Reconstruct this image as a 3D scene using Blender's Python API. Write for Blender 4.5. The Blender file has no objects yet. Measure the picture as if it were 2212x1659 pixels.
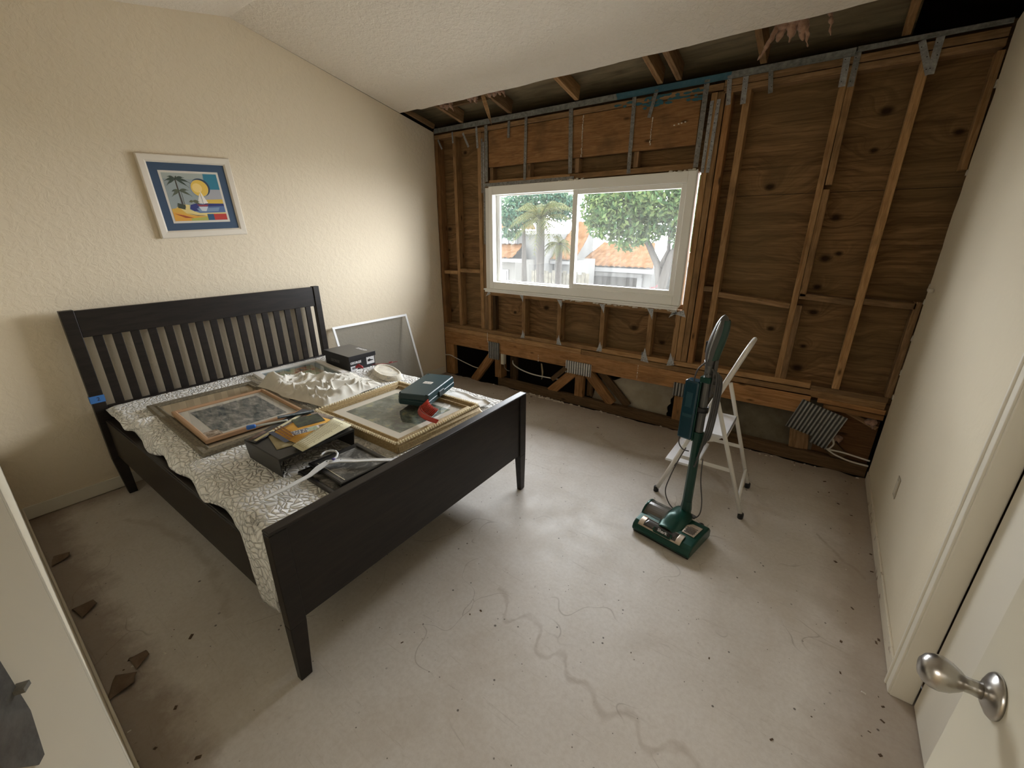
import bpy, bmesh, math, random
from mathutils import Vector, Matrix
random.seed(7)
C = bpy.context.scene.collection
SC = bpy.context.scene

# ------------------------------------------------------------------ camera, sky, light, exposure
cam_d = bpy.data.cameras.new('camera'); cam = bpy.data.objects.new('camera', cam_d); C.objects.link(cam)
YAW, PITCH, ROLL = math.radians(36.0273), math.radians(19.6808), math.radians(0.0517)
fwd = Vector((-math.sin(YAW)*math.cos(PITCH), math.cos(YAW)*math.cos(PITCH), -math.sin(PITCH)))
rgt = Vector((math.cos(YAW), math.sin(YAW), 0)); upv = rgt.cross(fwd)
r2 = rgt*math.cos(ROLL)+upv*math.sin(ROLL); u2 = -rgt*math.sin(ROLL)+upv*math.cos(ROLL)
M = Matrix(((r2.x, u2.x, -fwd.x, 3.534), (r2.y, u2.y, -fwd.y, -3.4938), (r2.z, u2.z, -fwd.z, 1.6), (0, 0, 0, 1)))
cam.matrix_world = M
cam_d.sensor_width = 36; cam_d.lens = 36*906.22/2212; cam_d.clip_start = .02; cam_d.clip_end = 300
SC.camera = cam
SC.view_settings.view_transform = 'Standard'; SC.view_settings.look = 'None'
SC.view_settings.gamma = 1; SC.view_settings.use_curve_mapping = False
SC.view_settings.exposure = 0.86
SC.cycles.use_denoising = True
SC.cycles.max_bounces = 10; SC.cycles.diffuse_bounces = 6; SC.cycles.transparent_max_bounces = 16
SC.cycles.sample_clamp_indirect = 8; SC.cycles.caustics_reflective = False; SC.cycles.caustics_refractive = False

w = bpy.data.worlds.new('sky'); SC.world = w; w.use_nodes = True
wn = w.node_tree; wn.nodes.clear()
wo = wn.nodes.new('ShaderNodeOutputWorld'); wb = wn.nodes.new('ShaderNodeBackground')
wb.inputs[0].default_value = (.94, .955, 1.0, 1); wb.inputs[1].default_value = 14.0
wn.links.new(wb.outputs[0], wo.inputs[0])

def area(name, loc, rot, sx, sy, power, col, portal=False):
    l = bpy.data.lights.new(name, 'AREA'); l.shape = 'RECTANGLE'; l.size = sx; l.size_y = sy
    l.energy = power; l.color = col
    o = bpy.data.objects.new(name, l); C.objects.link(o); o.location = loc; o.rotation_euler = rot
    if portal: l.cycles.is_portal = True
    return o
# the window opening guides the sky light in
area('window_portal', (1.65, .14, 1.55), (math.radians(-90), 0, 0), 1.94, .95, 1, (1, 1, 1), True)
# unseen fill light added in the hall behind the doorway
area('hall_fill_light', (3.0, -4.9, 2.36), (0, 0, 0), .9, .9, 20, (1.0, .95, .87))

# ------------------------------------------------------------------ materials
class N:
    """small node-tree writer"""
    def __init__(s, name):
        s.m = bpy.data.materials.new(name); s.m.use_nodes = True
        s.t = s.m.node_tree; s.b = s.t.nodes['Principled BSDF']; s.out = s.t.nodes['Material Output']
    def n(s, typ, **kw):
        x = s.t.nodes.new('ShaderNode'+typ)
        for k, v in kw.items():
            if k.startswith('_'): setattr(x, k[1:], v)
        return x
    def l(s, a, b): s.t.links.new(a, b)
    def coord(s, scale=(1, 1, 1), kind='Object', loc=(0, 0, 0)):
        tc = s.n('TexCoord'); mp = s.n('Mapping'); s.l(tc.outputs[kind], mp.inputs[0])
        mp.inputs['Scale'].default_value = scale; mp.inputs['Location'].default_value = loc
        return mp.outputs[0]
    def noise(s, vec, sc, det=4, rough=.55, dist=0):
        x = s.n('TexNoise'); s.l(vec, x.inputs['Vector']); x.inputs['Scale'].default_value = sc
        x.inputs['Detail'].default_value = det; x.inputs['Roughness'].default_value = rough; x.inputs['Distortion'].default_value = dist
        return x.outputs[0]
    def vor(s, vec, sc, feat='F1', rnd=1):
        x = s.n('TexVoronoi', _feature=feat); s.l(vec, x.inputs['Vector']); x.inputs['Scale'].default_value = sc
        x.inputs['Randomness'].default_value = rnd
        return x
    def ramp(s, fac, stops, interp='LINEAR'):
        x = s.n('ValToRGB'); s.l(fac, x.inputs[0]); cr = x.color_ramp; cr.interpolation = interp
        while len(cr.elements) < len(stops): cr.elements.new(.5)
        for e, (p, c) in zip(cr.elements, stops):
            e.position = p; e.color = (c, c, c, 1) if isinstance(c, (int, float)) else (*c, 1)
        return x.outputs[0]
    def mix(s, fac, a, b, mode='MIX'):
        x = s.n('Mix', _data_type='RGBA', _blend_type=mode)
        for sock, v in ((x.inputs[0], fac), (x.inputs[6], a), (x.inputs[7], b)):
            if isinstance(v, (int, float)): sock.default_value = v
            elif isinstance(v, tuple): sock.default_value = (*v, 1)
            else: s.l(v, sock)
        return x.outputs[2]
    def math(s, op, a, b=0, c=0):
        x = s.n('Math', _operation=op)
        for i, v in enumerate((a, b, c)):
            if isinstance(v, (int, float)): x.inputs[i].default_value = v
            else: s.l(v, x.inputs[i])
        return x.outputs[0]
    def sep(s, vec):
        x = s.n('SeparateXYZ'); s.l(vec, x.inputs[0]); return x.outputs
    def bump(s, h, strength=.3, dist=.01):
        x = s.n('Bump'); x.inputs['Strength'].default_value = strength; x.inputs['Distance'].default_value = dist
        s.l(h, x.inputs['Height']); s.l(x.outputs[0], s.b.inputs['Normal'])
    def set(s, col=None, rough=None, metal=None, spec=None, trans=None, alpha=None, sheen=None, emis=None, ior=None, coat=None):
        for k, v in (('Base Color', col), ('Roughness', rough), ('Metallic', metal), ('Specular IOR Level', spec),
                     ('Transmission Weight', trans), ('Alpha', alpha), ('Sheen Weight', sheen), ('IOR', ior), ('Coat Weight', coat)):
            if v is None: continue
            if isinstance(v, (int, float)): s.b.inputs[k].default_value = v
            elif isinstance(v, tuple): s.b.inputs[k].default_value = (*v, 1)
            else: s.l(v, s.b.inputs[k])
        return s

def srgb(r, g, b):
    f = lambda c: (c/255/12.92) if c/255 <= .04045 else ((c/255+.055)/1.055)**2.4
    return (f(r), f(g), f(b))
def plain(name, col, rough=.5, metal=0, spec=.5, **kw):
    return N(name).set(col, rough, metal, spec, **kw).m

def wood(name, light, dark, rough=.8, knots=True):
    """sawn lumber, grain along the object's own X axis"""
    n = N(name); v = n.coord((1, 1, 1)); oi = n.n('ObjectInfo')
    add = n.n('VectorMath', _operation='ADD'); n.l(v, add.inputs[0])
    sc = n.n('VectorMath', _operation='SCALE'); cx = n.n('CombineXYZ')
    for i in range(3): n.l(oi.outputs['Random'], cx.inputs[i])
    n.l(cx.outputs[0], sc.inputs[0]); sc.inputs['Scale'].default_value = 37; n.l(sc.outputs[0], add.inputs[1])
    mp = n.n('Mapping'); mp.inputs['Scale'].default_value = (1.2, 16, 16); n.l(add.outputs[0], mp.inputs[0])
    g = n.noise(mp.outputs[0], 3.0, 5, .6, 1.2)
    g2 = n.noise(mp.outputs[0], 14, 3, .5, .2)
    c1 = n.mix(n.ramp(g, [(.32, 0), (.66, 1)]), dark, light)
    c1 = n.mix(n.ramp(g2, [(.35, .35), (.6, 0)]), c1, tuple(x*.6 for x in dark))
    tint = n.math('MULTIPLY_ADD', oi.outputs['Random'], .5, .72)
    tc = n.n('CombineColor')
    for i in range(3): n.l(tint, tc.inputs[i])
    c1 = n.mix(1.0, c1, tc.outputs[0], 'MULTIPLY')
    if knots:
        mk = n.n('Mapping'); mk.inputs['Scale'].default_value = (3.2, 9, 9); n.l(add.outputs[0], mk.inputs[0])
        k = n.vor(mk.outputs[0], 1.0)
        c1 = n.mix(n.ramp(k.outputs['Distance'], [(.05, .85), (.12, 0)]), c1, tuple(x*.22 for x in dark))
    dirt = n.noise(add.outputs[0], 5, 3)
    c1 = n.mix(n.ramp(dirt, [(.5, 0), (.75, .45)]), c1, (.05, .035, .02))
    n.set(c1, rough, 0, .25); n.bump(g2, .25, .004)
    return n.m

M_STUD = wood('sawn_pine', (.45, .275, .13), (.27, .145, .06))
M_STUDG = wood('aged_pine', (.34, .21, .11), (.19, .11, .05))
M_BEAM = wood('fir_beam', (.42, .225, .095), (.24, .115, .042))
M_DARKW = wood('damp_lumber', (.17, .105, .055), (.085, .05, .022))

def plywood():
    n = N('plywood_sheathing'); v = n.coord((1, 1, 1))
    x, y, z = n.sep(v)
    warp = n.noise(v, 2.2, 3, .5)
    K = [(3.104, 1.903), (3.618, 2.074), (3.629, 2.277), (3.97, 2.13), (3.512, 1.701), (3.573, 1.48), (3.508, 1.449), (3.5, 1.261), (3.514, 1.089), (3.503, .846), (3.498, .682), (3.283, .945),
         (1.349, .908), (.97, .823), (2.259, .823), (.342, 2.371), (.081, 1.649), (.052, 1.43), (.043, .753), (2.514, .727)]
    sx = n.n('CombineXYZ'); n.l(x, sx.inputs[0]); n.l(n.math('MULTIPLY', z, 1.45), sx.inputs[2])
    kd = None
    for i, (kx, kz) in enumerate(K):
        dn = n.n('VectorMath', _operation='DISTANCE'); n.l(sx.outputs[0], dn.inputs[0]); dn.inputs[1].default_value = (kx, 0, kz*1.45)
        sc = n.math('MULTIPLY', dn.outputs['Value'], (1.0, 1.35, .85, 1.15)[i % 4])
        kd = sc if kd is None else n.math('MINIMUM', kd, sc)
    mp = n.n('CombineXYZ'); n.l(n.math('MULTIPLY', x, .9), mp.inputs[0])
    zz = n.math('ADD', n.math('MULTIPLY', z, 13), n.math('MULTIPLY', warp, 3.2))
    zz = n.math('ADD', zz, n.math('MULTIPLY', n.ramp(kd, [(0, 1), (.06, .62), (.14, .28), (.26, .08), (.42, 0)]), 2.4))
    n.l(zz, mp.inputs[2]); n.l(y, mp.inputs[1])
    g = n.noise(mp.outputs[0], 1.6, 6, .65, .8)
    col = n.mix(n.ramp(g, [(.28, 0), (.70, 1)]), (.095, .050, .020), (.33, .190, .088))
    st = n.n('Mapping'); st.inputs['Scale'].default_value = (2.2, 1, 70); n.l(v, st.inputs[0])
    col = n.mix(n.ramp(n.noise(st.outputs[0], 1.0, 4, .7, .6), [(.48, 0), (.64, .62)]), col, (.050, .024, .009))
    big = n.noise(v, 1.1, 2)
    col = n.mix(n.ramp(big, [(.4, 0), (.65, .5)]), col, (.17, .12, .06))
    col = n.mix(n.ramp(n.math('ADD', kd, n.math('MULTIPLY', n.noise(v, 30, 2), .012)), [(.019, .93), (.026, .75), (.048, 0)]), col, (.020, .010, .004))
    wst = n.noise(v, 6, 3)
    col = n.mix(n.ramp(wst, [(.62, 0), (.8, .4)]), col, (.03, .018, .01))
    n.set(col, .85, 0, .2); n.bump(g, .3, .004)
    return n.m
M_PLY = plywood()

def wall_paint(name, col, bump=.24, knock=28):
    n = N(name); v = n.coord()
    a = n.noise(v, knock, 4, .6, .6); b = n.ramp(a, [(.42, 0), (.6, 1)])
    big = n.noise(v, 1.3, 3)
    c = n.mix(n.ramp(big, [(.3, 0), (.7, .16)]), col, tuple(x*.86 for x in col))
    n.set(c, .88, 0, .25); n.bump(b, bump, .006)
    return n.m
M_WALL = wall_paint('cream_wall_paint', (.77, .675, .52))
M_WALLR = wall_paint('right_wall_paint', (.71, .64, .495), .1, 16)
M_CEIL = wall_paint('ceiling_texture', (.84, .775, .68), .5, 34)
M_TRIMP = plain('cream_gloss_trim', (.74, .70, .60), .45)
M_DOORP = plain('door_paint', (.66, .62, .50), .4)
M_CORE = plain('gypsum_core', (.62, .58, .50), .95)
M_VINYL = plain('white_vinyl', (.90, .90, .87), .35)
M_STEEL = None
def galv(name, base=(.34, .35, .36), blue=None):
    n = N(name); v = n.coord()
    a = n.noise(v, 40, 4, .7); c = n.mix(n.ramp(a, [(.3, 0), (.7, 1)]), tuple(x*.45 for x in base), base)
    r = n.noise(v, 7, 4, .7); c = n.mix(n.ramp(r, [(.52, 0), (.75, .6)]), c, (.10, .065, .04))
    h = n.vor(n.coord((1, 1, 1)), 38, 'F1', 0)
    if blue:
        x, y, z = n.sep(v); nz = n.noise(v, 5, 2)
        e = n.math('ADD', x, n.math('MULTIPLY', nz, .2))
        f = n.math('MULTIPLY', n.ramp(e, [(0, 0), (1, 1)]), 1)
        lo = n.math('SMOOTHSTEP' if False else 'GREATER_THAN', e, blue[0]); hi = n.math('LESS_THAN', e, blue[1])
        f = n.math('MULTIPLY', lo, hi)
        c = n.mix(n.math('MULTIPLY', f, .85), c, (.035, .17, .27))
    n.set(c, .55, .35, .4)
    return n.m
M_STEEL = galv('galvanised_steel', (.42, .43, .44))
M_STEELD = galv('dull_galvanised_steel', (.30, .30, .29))
M_RAIL = galv('steel_plate_rail', (.38, .40, .40), blue=(2.08, 2.86))
M_NAIL = plain('nail_hole_black', (.015, .012, .01), .9)

def floor_mat():
    n = N('painted_concrete'); v = n.coord(); x, y, z = n.sep(v)
    base = n.mix(n.ramp(n.noise(v, .9, 4, .6), [(.3, 0), (.7, 1)]), (.53, .485, .43), (.65, .615, .57))
    fine = n.noise(v, 55, 5, .7)
    base = n.mix(n.ramp(fine, [(.35, .22), (.6, 0)]), base, (.36, .30, .235))
    gr = n.noise(v, 2.3, 6, .68, .4)
    base = n.mix(n.ramp(gr, [(.48, 0), (.72, .42)]), base, (.40, .335, .26))
    sc1 = n.noise(n.coord((1.5, 22, 1)), 1.6, 5, .8, 1.5)
    base = n.mix(n.ramp(sc1, [(.60, 0), (.66, .28)]), base, (.30, .25, .2))
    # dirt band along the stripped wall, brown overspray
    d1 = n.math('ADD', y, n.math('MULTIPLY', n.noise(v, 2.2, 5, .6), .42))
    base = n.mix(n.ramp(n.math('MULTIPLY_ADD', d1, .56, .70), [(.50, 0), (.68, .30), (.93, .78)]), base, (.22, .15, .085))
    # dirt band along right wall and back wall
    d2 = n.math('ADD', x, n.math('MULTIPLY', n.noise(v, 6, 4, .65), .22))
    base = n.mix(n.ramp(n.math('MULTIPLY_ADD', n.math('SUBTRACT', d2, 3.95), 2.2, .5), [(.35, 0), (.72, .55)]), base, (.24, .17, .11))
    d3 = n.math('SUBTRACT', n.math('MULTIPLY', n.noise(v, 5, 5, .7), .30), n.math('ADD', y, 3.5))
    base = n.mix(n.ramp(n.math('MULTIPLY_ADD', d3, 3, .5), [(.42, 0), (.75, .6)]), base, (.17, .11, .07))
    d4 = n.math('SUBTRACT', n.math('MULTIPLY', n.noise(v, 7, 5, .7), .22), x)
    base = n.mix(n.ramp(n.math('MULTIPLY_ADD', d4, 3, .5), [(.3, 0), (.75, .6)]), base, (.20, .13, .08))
    # wandering water stain
    def stain(pts, x0, x1, y0, y1, w, strength, base, colr):
        fc = n.n('FloatCurve'); cu = fc.mapping.curves[0]
        fc.mapping.clip_min_x = 0
        t = n.math('DIVIDE', n.math('SUBTRACT', x, x0), x1-x0)
        n.l(t, fc.inputs['Value'])
        P = [((px-x0)/(x1-x0), (py-y0)/(y1-y0)) for px, py in pts]
        cu.points[0].location = P[0]; cu.points[1].location = P[-1]
        for p in P[1:-1]: cu.points.new(*p)
        fc.mapping.update()
        yy = n.math('MULTIPLY_ADD', fc.outputs[0], y1-y0, y0)
        wob = n.math('MULTIPLY', n.math('SUBTRACT', n.noise(v, 9, 3), .5), .09)
        dd = n.math('ABSOLUTE', n.math('SUBTRACT', n.math('ADD', y, wob), yy))
        f = n.ramp(n.math('DIVIDE', dd, w), [(.25, 1), (1, 0)])
        inx = n.math('MULTIPLY', n.math('GREATER_THAN', x, x0), n.math('LESS_THAN', x, x1))
        f = n.math('MULTIPLY', n.math('MULTIPLY', f, inx), n.math('MULTIPLY', strength, n.ramp(n.noise(v, 12, 3), [(.3, .35), (.6, 1)])))
        return n.mix(f, base, colr)
    base = stain([(2.56, -2.26), (2.65, -2.31), (2.70, -2.39), (2.76, -2.31), (2.83, -2.33), (2.92, -2.44), (2.97, -2.37), (3.05, -2.46), (3.12, -2.43), (3.20, -2.49),
                  (3.29, -2.43), (3.36, -2.51), (3.44, -2.44), (3.56, -2.50)], 2.56, 3.56, -2.6, -2.2, .022, .38, base, (.27, .21, .15))
    base = stain([(.45, -3.17), (.8, -3.05), (1.2, -3.02), (1.7, -3.1)], .45, 1.7, -3.3, -2.9, .03, .35, base, (.3, .24, .17))
    base = stain([(2.2, -.45), (2.6, -.62), (3.0, -.5), (3.3, -.75)], 2.2, 3.3, -1, -.3, .05, .35, base, (.30, .22, .14))
    base = stain([(3.78, -.90), (3.85, -1.0), (3.92, -1.08), (3.99, -1.15)], 3.78, 3.99, -1.2, -.8, .022, .45, base, (.28, .22, .16))
    # specks
    for sc_, th, lo_, c_ in ((16, .05, 2.0, (.05, .035, .025)), (31, .055, 2.0, (.07, .05, .035)), (8, .035, 2.0, (.06, .04, .03))):
        k = n.vor(n.coord((1, 1.0, 1), loc=(sc_*.37, sc_*.21, 0)), sc_)
        msk = n.ramp(n.noise(v, sc_*.35, 2), [(.5, 0), (.56, 1)])
        base = n.mix(n.math('MULTIPLY', n.ramp(k.outputs['Distance'], [(th, .85), (th*1.7, 0)]), msk), base, c_)
    # hair cracks
    cr = n.vor(n.coord((1, 1, 1)), 1.3, 'DISTANCE_TO_EDGE'); wv = n.n('VectorMath', _operation='ADD')
    nn = n.n('TexNoise'); n.l(v, nn.inputs['Vector']); nn.inputs['Scale'].default_value = 2.5
    n.l(v, wv.inputs[0]); n.l(nn.outputs[1], wv.inputs[1]); n.l(wv.outputs[0], cr.inputs['Vector'])
    base = n.mix(n.math('MULTIPLY', n.ramp(cr.outputs['Distance'], [(.0015, .55), (.005, 0)]), n.ramp(n.noise(v, 3, 2), [(.5, 0), (.6, 1)])), base, (.2, .16, .12))
    # worn lighter rectangle near the right corner
    n.set(base, n.ramp(n.noise(v, 6, 3), [(.3, .42), (.7, .62)]), 0, .4)
    n.bump(n.mix(.5, fine, n.noise(v, 14, 4, .6)), .18, .004)
    return n.m
M_FLOOR = floor_mat()

# ------------------------------------------------------------------ mesh helpers
class MB:
    def __init__(s): s.v = []; s.f = []; s.mi = []; s.mats = []; s.cur = 0; s.sm = []; s.smooth = False
    def use(s, m):
        if m not in s.mats: s.mats.append(m)
        s.cur = s.mats.index(m); return s
    def add(s, vs, fs):
        o = len(s.v); s.v += [tuple(x) for x in vs]
        for f in fs: s.f.append(tuple(i+o for i in f)); s.mi.append(s.cur); s.sm.append(s.smooth)
        return s
    def box(s, x0, x1, y0, y1, z0, z1):
        return s.add([(x0, y0, z0), (x1, y0, z0), (x1, y1, z0), (x0, y1, z0), (x0, y0, z1), (x1, y0, z1), (x1, y1, z1), (x0, y1, z1)],
                     [(0, 3, 2, 1), (4, 5, 6, 7), (0, 1, 5, 4), (1, 2, 6, 5), (2, 3, 7, 6), (3, 0, 4, 7)])
    def hexa(s, b, t):  # bottom 4 points, top 4 points (ccw from above)
        return s.add(list(b)+list(t), [(0, 3, 2, 1), (4, 5, 6, 7), (0, 1, 5, 4), (1, 2, 6, 5), (2, 3, 7, 6), (3, 0, 4, 7)])
    def prism(s, poly, d, o=(0, 0, 0), ex=(1, 0, 0), ey=(0, 1, 0), ez=(0, 0, 1)):
        o, ex, ey, ez = map(Vector, (o, ex, ey, ez)); k = len(poly)
        a = [o+ex*p[0]+ey*p[1] for p in poly]; b = [p+ez*d for p in a]
        return s.add(a+b, [tuple(range(k))[::-1], tuple(range(k, 2*k))]+[(i, (i+1) % k, k+(i+1) % k, k+i) for i in range(k)])
    def tube(s, pts, r, n=10, caps=True, closed=False):
        pts = [Vector(p) for p in pts]; m = len(pts); rr = r if isinstance(r, (list, tuple)) else [r]*m
        rings = []; prev = None
        for i, p in enumerate(pts):
            if closed: d = (pts[(i+1) % m]-pts[i-1])
            else: d = pts[min(i+1, m-1)]-pts[max(i-1, 0)]
            d.normalize()
            if prev is None:
                a = Vector((0, 0, 1)) if abs(d.z) < .9 else Vector((1, 0, 0)); u = d.cross(a).normalized()
            else: u = (prev-d*prev.dot(d)).normalized()
            prev = u; q = d.cross(u)
            rings.append([p+(u*math.cos(2*math.pi*k/n)+q*math.sin(2*math.pi*k/n))*rr[i] for k in range(n)])
        fs = []; e = m if closed else m-1
        for i in range(e):
            j = (i+1) % m
            for k in range(n): fs.append((i*n+k, i*n+(k+1) % n, j*n+(k+1) % n, j*n+k))
        if caps and not closed: fs += [tuple(range(n))[::-1], tuple((m-1)*n+k for k in range(n))]
        was = s.smooth; s.smooth = True; s.add([x for r_ in rings for x in r_], fs); s.smooth = was
        return s
    def lathe(s, prof, o=(0, 0, 0), axis=(0, 0, 1), n=24, sx=1, sy=1):
        o = Vector(o); ax = Vector(axis).normalized(); a = Vector((1, 0, 0)) if abs(ax.x) < .9 else Vector((0, 1, 0))
        u = (a-ax*a.dot(ax)).normalized(); v = ax.cross(u); m = len(prof)
        vs = [o+ax*h+(u*math.cos(2*math.pi*k/n)*sx+v*math.sin(2*math.pi*k/n)*sy)*r for r, h in prof for k in range(n)]
        fs = [(i*n+k, i*n+(k+1) % n, (i+1)*n+(k+1) % n, (i+1)*n+k) for i in range(m-1) for k in range(n)]
        fs += [tuple(range(n))[::-1], tuple((m-1)*n+k for k in range(n))]
        was = s.smooth; s.smooth = True; s.add(vs, fs); s.smooth = was
        return s
    def grid(s, fn, nu, nv):
        vs = [fn(i/nu, j/nv) for i in range(nu+1) for j in range(nv+1)]
        fs = [(i*(nv+1)+j, (i+1)*(nv+1)+j, (i+1)*(nv+1)+j+1, i*(nv+1)+j+1) for i in range(nu) for j in range(nv)]
        was = s.smooth; s.smooth = True; s.add(vs, fs); s.smooth = was
        return s
    def frame(s, x0, x1, y0, y1, w, z0, z1, prof=None):
        """mitred picture-frame ring in the XY plane; prof = [(inset, z), ...] closed outline"""
        prof = prof or [(0, z0), (0, z1), (w, z1), (w, z0)]
        k = len(prof); vs = []
        for cx, cy, sx, sy in ((x0, y0, 1, 1), (x1, y0, -1, 1), (x1, y1, -1, -1), (x0, y1, 1, -1)):
            vs += [(cx+sx*i, cy+sy*i, z) for i, z in prof]
        fs = []
        for c in range(4):
            for i in range(k): fs.append((c*k+i, c*k+(i+1) % k, ((c+1) % 4)*k+(i+1) % k, ((c+1) % 4)*k+i))
        return s.add(vs, fs)
    def build(s, name, m=None, parent=None, bevel=0, keep=False, seg=2, loc=None, rot=None, solid=0, sub=0):
        me = bpy.data.meshes.new(name); me.from_pydata(s.v, [], s.f)
        mats = s.mats if s.mats else [m]
        for x in mats: me.materials.append(x)
        for p, i, sm in zip(me.polygons, s.mi, s.sm): p.material_index = i if s.mats else 0; p.use_smooth = sm
        if not keep: bm = bmesh.new(); bm.from_mesh(me); bmesh.ops.recalc_face_normals(bm, faces=bm.faces); bm.to_mesh(me); bm.free()
        o = bpy.data.objects.new(name, me); C.objects.link(o)
        if parent: o.parent = parent
        if loc: o.location = loc
        if rot: o.rotation_euler = rot
        if solid:
            md = o.modifiers.new('thickness', 'SOLIDIFY'); md.thickness = solid; md.offset = 0
        if bevel:
            md = o.modifiers.new('bevel', 'BEVEL'); md.width = bevel; md.segments = seg; md.limit_method = 'ANGLE'; md.angle_limit = .6
        if sub:
            md = o.modifiers.new('subdiv', 'SUBSURF'); md.levels = sub; md.render_levels = sub
        return o

def tag(o, label, cat, group=None):
    o['label'] = label; o['category'] = cat
    if group: o['group'] = group
    return o
def thing(name, label, cat, loc=(0, 0, 0), rot=(0, 0, 0), group=None):
    o = bpy.data.objects.new(name, None); C.objects.link(o); o.location = loc; o.rotation_euler = rot
    o.empty_display_size = .05
    return tag(o, label, cat, group)
def struct(o): o['kind'] = 'structure'; return o
def lum(name, p0, p1, w, d, m, label, cat, group=None, y=0.0, taper=None, roll=0, bevel=.002):
    """board from p0 to p1 (x,z of its centre line in the window wall), w wide in the wall plane, d deep from y"""
    (xa, za), (xb, zb) = p0, p1; L = math.hypot(xb-xa, zb-za); ang = math.atan2(zb-za, xb-xa)
    b = MB().box(-L/2, L/2, 0, d, -w/2, w/2)
    o = b.build(name, m, bevel=bevel, seg=1)
    o.location = ((xa+xb)/2, y, (za+zb)/2); o.rotation_euler = (0, -ang, 0)
    return tag(o, label, cat, group)
def text(s, size, m, parent, loc, rot, name='lettering', ext=.0004, align='CENTER', bold=0, sx=1):
    cu = bpy.data.curves.new(name, 'FONT'); cu.body = s; cu.size = size; cu.extrude = ext; cu.align_x = align; cu.align_y = 'CENTER'
    cu.offset = bold; cu.resolution_u = 3
    t = bpy.data.objects.new(name, cu); C.objects.link(t)
    dg = bpy.context.evaluated_depsgraph_get(); me = bpy.data.meshes.new_from_object(t.evaluated_get(dg))
    bpy.data.objects.remove(t); bpy.data.curves.remove(cu)
    me.materials.clear(); me.materials.append(m)
    o = bpy.data.objects.new(name, me); C.objects.link(o); o.parent = parent; o.location = loc; o.rotation_euler = rot; o.scale = (sx, 1, 1)
    return o
# ------------------------------------------------------------------ room shell
W = 4.04; YB = -3.515
def ceil_z(y): return 2.58-.202*y if y > -1.824 else 2.9485+.2*(y+1.824)
R0 = random.Random(3)
def jag(n, amp, seed):
    r = random.Random(seed); v = 0; out = []
    for i in range(n):
        v = v*.7+r.uniform(-1, 1)*amp; out.append(v)
    return out

# floor slab with a crumbling edge at the stripped wall
b = MB(); n = 160; jy = jag(n+1, .011, 11)
xs = [-.12+4.25*i/n for i in range(n+1)]
top = [(x, min(.02, -.005+j), 0) for x, j in zip(xs, jy)]
b.add(top+[(x, p[1]-.012+random.Random(int(x*999)).uniform(-.006, .0), -.46) for x, p in zip(xs, top)]+[(x, -.3, 0) for x in xs],
      [(i, i+1, n+1+i+1, n+1+i) for i in range(n)]+[(2*(n+1)+i, 2*(n+1)+i+1, i+1, i) for i in range(n)])
b.add([(-.12, -.3, 0), (4.13, -.3, 0), (4.13, -6.2, 0), (-.12, -6.2, 0)], [(0, 1, 2, 3)])
b.add([(-.12, .02, -.46), (4.13, .02, -.46), (4.13, -6.2, -.46), (-.12, -6.2, -.46)], [(3, 2, 1, 0)])
struct(b.build('floor', M_FLOOR))

# walls
def wall_poly(y_front_pts, y_back):
    """outline in (y,z): ragged front edge then along the ceiling to the back"""
    top = [(-1.824, ceil_z(-1.824)), (y_back, ceil_z(y_back))]
    return [(y, z) for y, z in y_front_pts]+top+[(y_back, 0)]
jl = jag(40, .0018, 5)
front = [(-.004+jl[i], 2.575*i/39) for i in range(40)]
b = MB().prism(wall_poly(front, YB-.12), .013, (0, 0, 0), (0, 1, 0), (0, 0, 1), (-1, 0, 0))
struct(b.build('wall_left', M_WALL))
jr = jag(70, .0062, 21)
front = []
for i in range(70):
    z = 2.575*i/69
    base = -.008 if z < .35 else -.004
    if z > 1.75: base -= .012
    if z > 2.15: base -= .018*(1-(z-2.15)/.5)
    front.append((base+jr[i]*(1.6 if z > 1.5 else .8), z))
# right wall in two pieces round the closet opening
b = MB()
b.prism([(y, z) for y, z in front]+[(-1.80, ceil_z(-1.80)), (-1.80, 0)], .013, (W, 0, 0), (0, 1, 0), (0, 0, 1), (1, 0, 0))
b.prism([(-1.80, 2.05), (-1.80, ceil_z(-1.80)), (-1.824, ceil_z(-1.824)), (YB-.12, ceil_z(YB-.12)), (YB-.12, 2.05)], .013, (W, 0, 0), (0, 1, 0), (0, 0, 1), (1, 0, 0))
struct(b.build('wall_right', M_WALLR))
b = MB().use(M_CORE)
r = random.Random(8)
for z in (1.306, 1.225, .62, 1.92, 2.32, 1.0, .78):
    for k in range(4):
        cz = z+r.uniform(-.012, .012); cy = -.012+r.uniform(-.012, .004)
        b.hexa([(W-.006, cy-.012, cz-.008), (W+.006, cy-.012, cz-.008), (W+.006, cy+.006, cz-.01), (W-.006, cy+.006, cz-.01)],
               [(W-.004, cy-.008, cz+.006), (W+.004, cy-.008, cz+.006), (W+.004, cy+.004, cz+.01), (W-.004, cy+.004, cz+.008)])
tag(b.build('drywall_crumbs', M_CORE), 'white gypsum crumbs along the broken edge of the right wall', 'drywall')['kind'] = 'stuff'
o = MB().box(-.012, .012, -.02, .02, -.012, .01).build('drywall_chunk', M_CORE, bevel=.006)
o.location = (W-.014, -.175, 1.304); tag(o, 'pale lump of torn drywall stuck to right wall near its broken edge', 'drywall')
M_BACK = M_WALLR
b = MB()
b.box(0, 3.03, YB-.12, YB, 0, 2.7); b.box(3.93, W, YB-.12, YB, 0, 2.7); b.box(3.03, 3.93, YB-.12, YB, 2.06, 2.7)
struct(b.build('wall_back', M_BACK))
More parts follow.
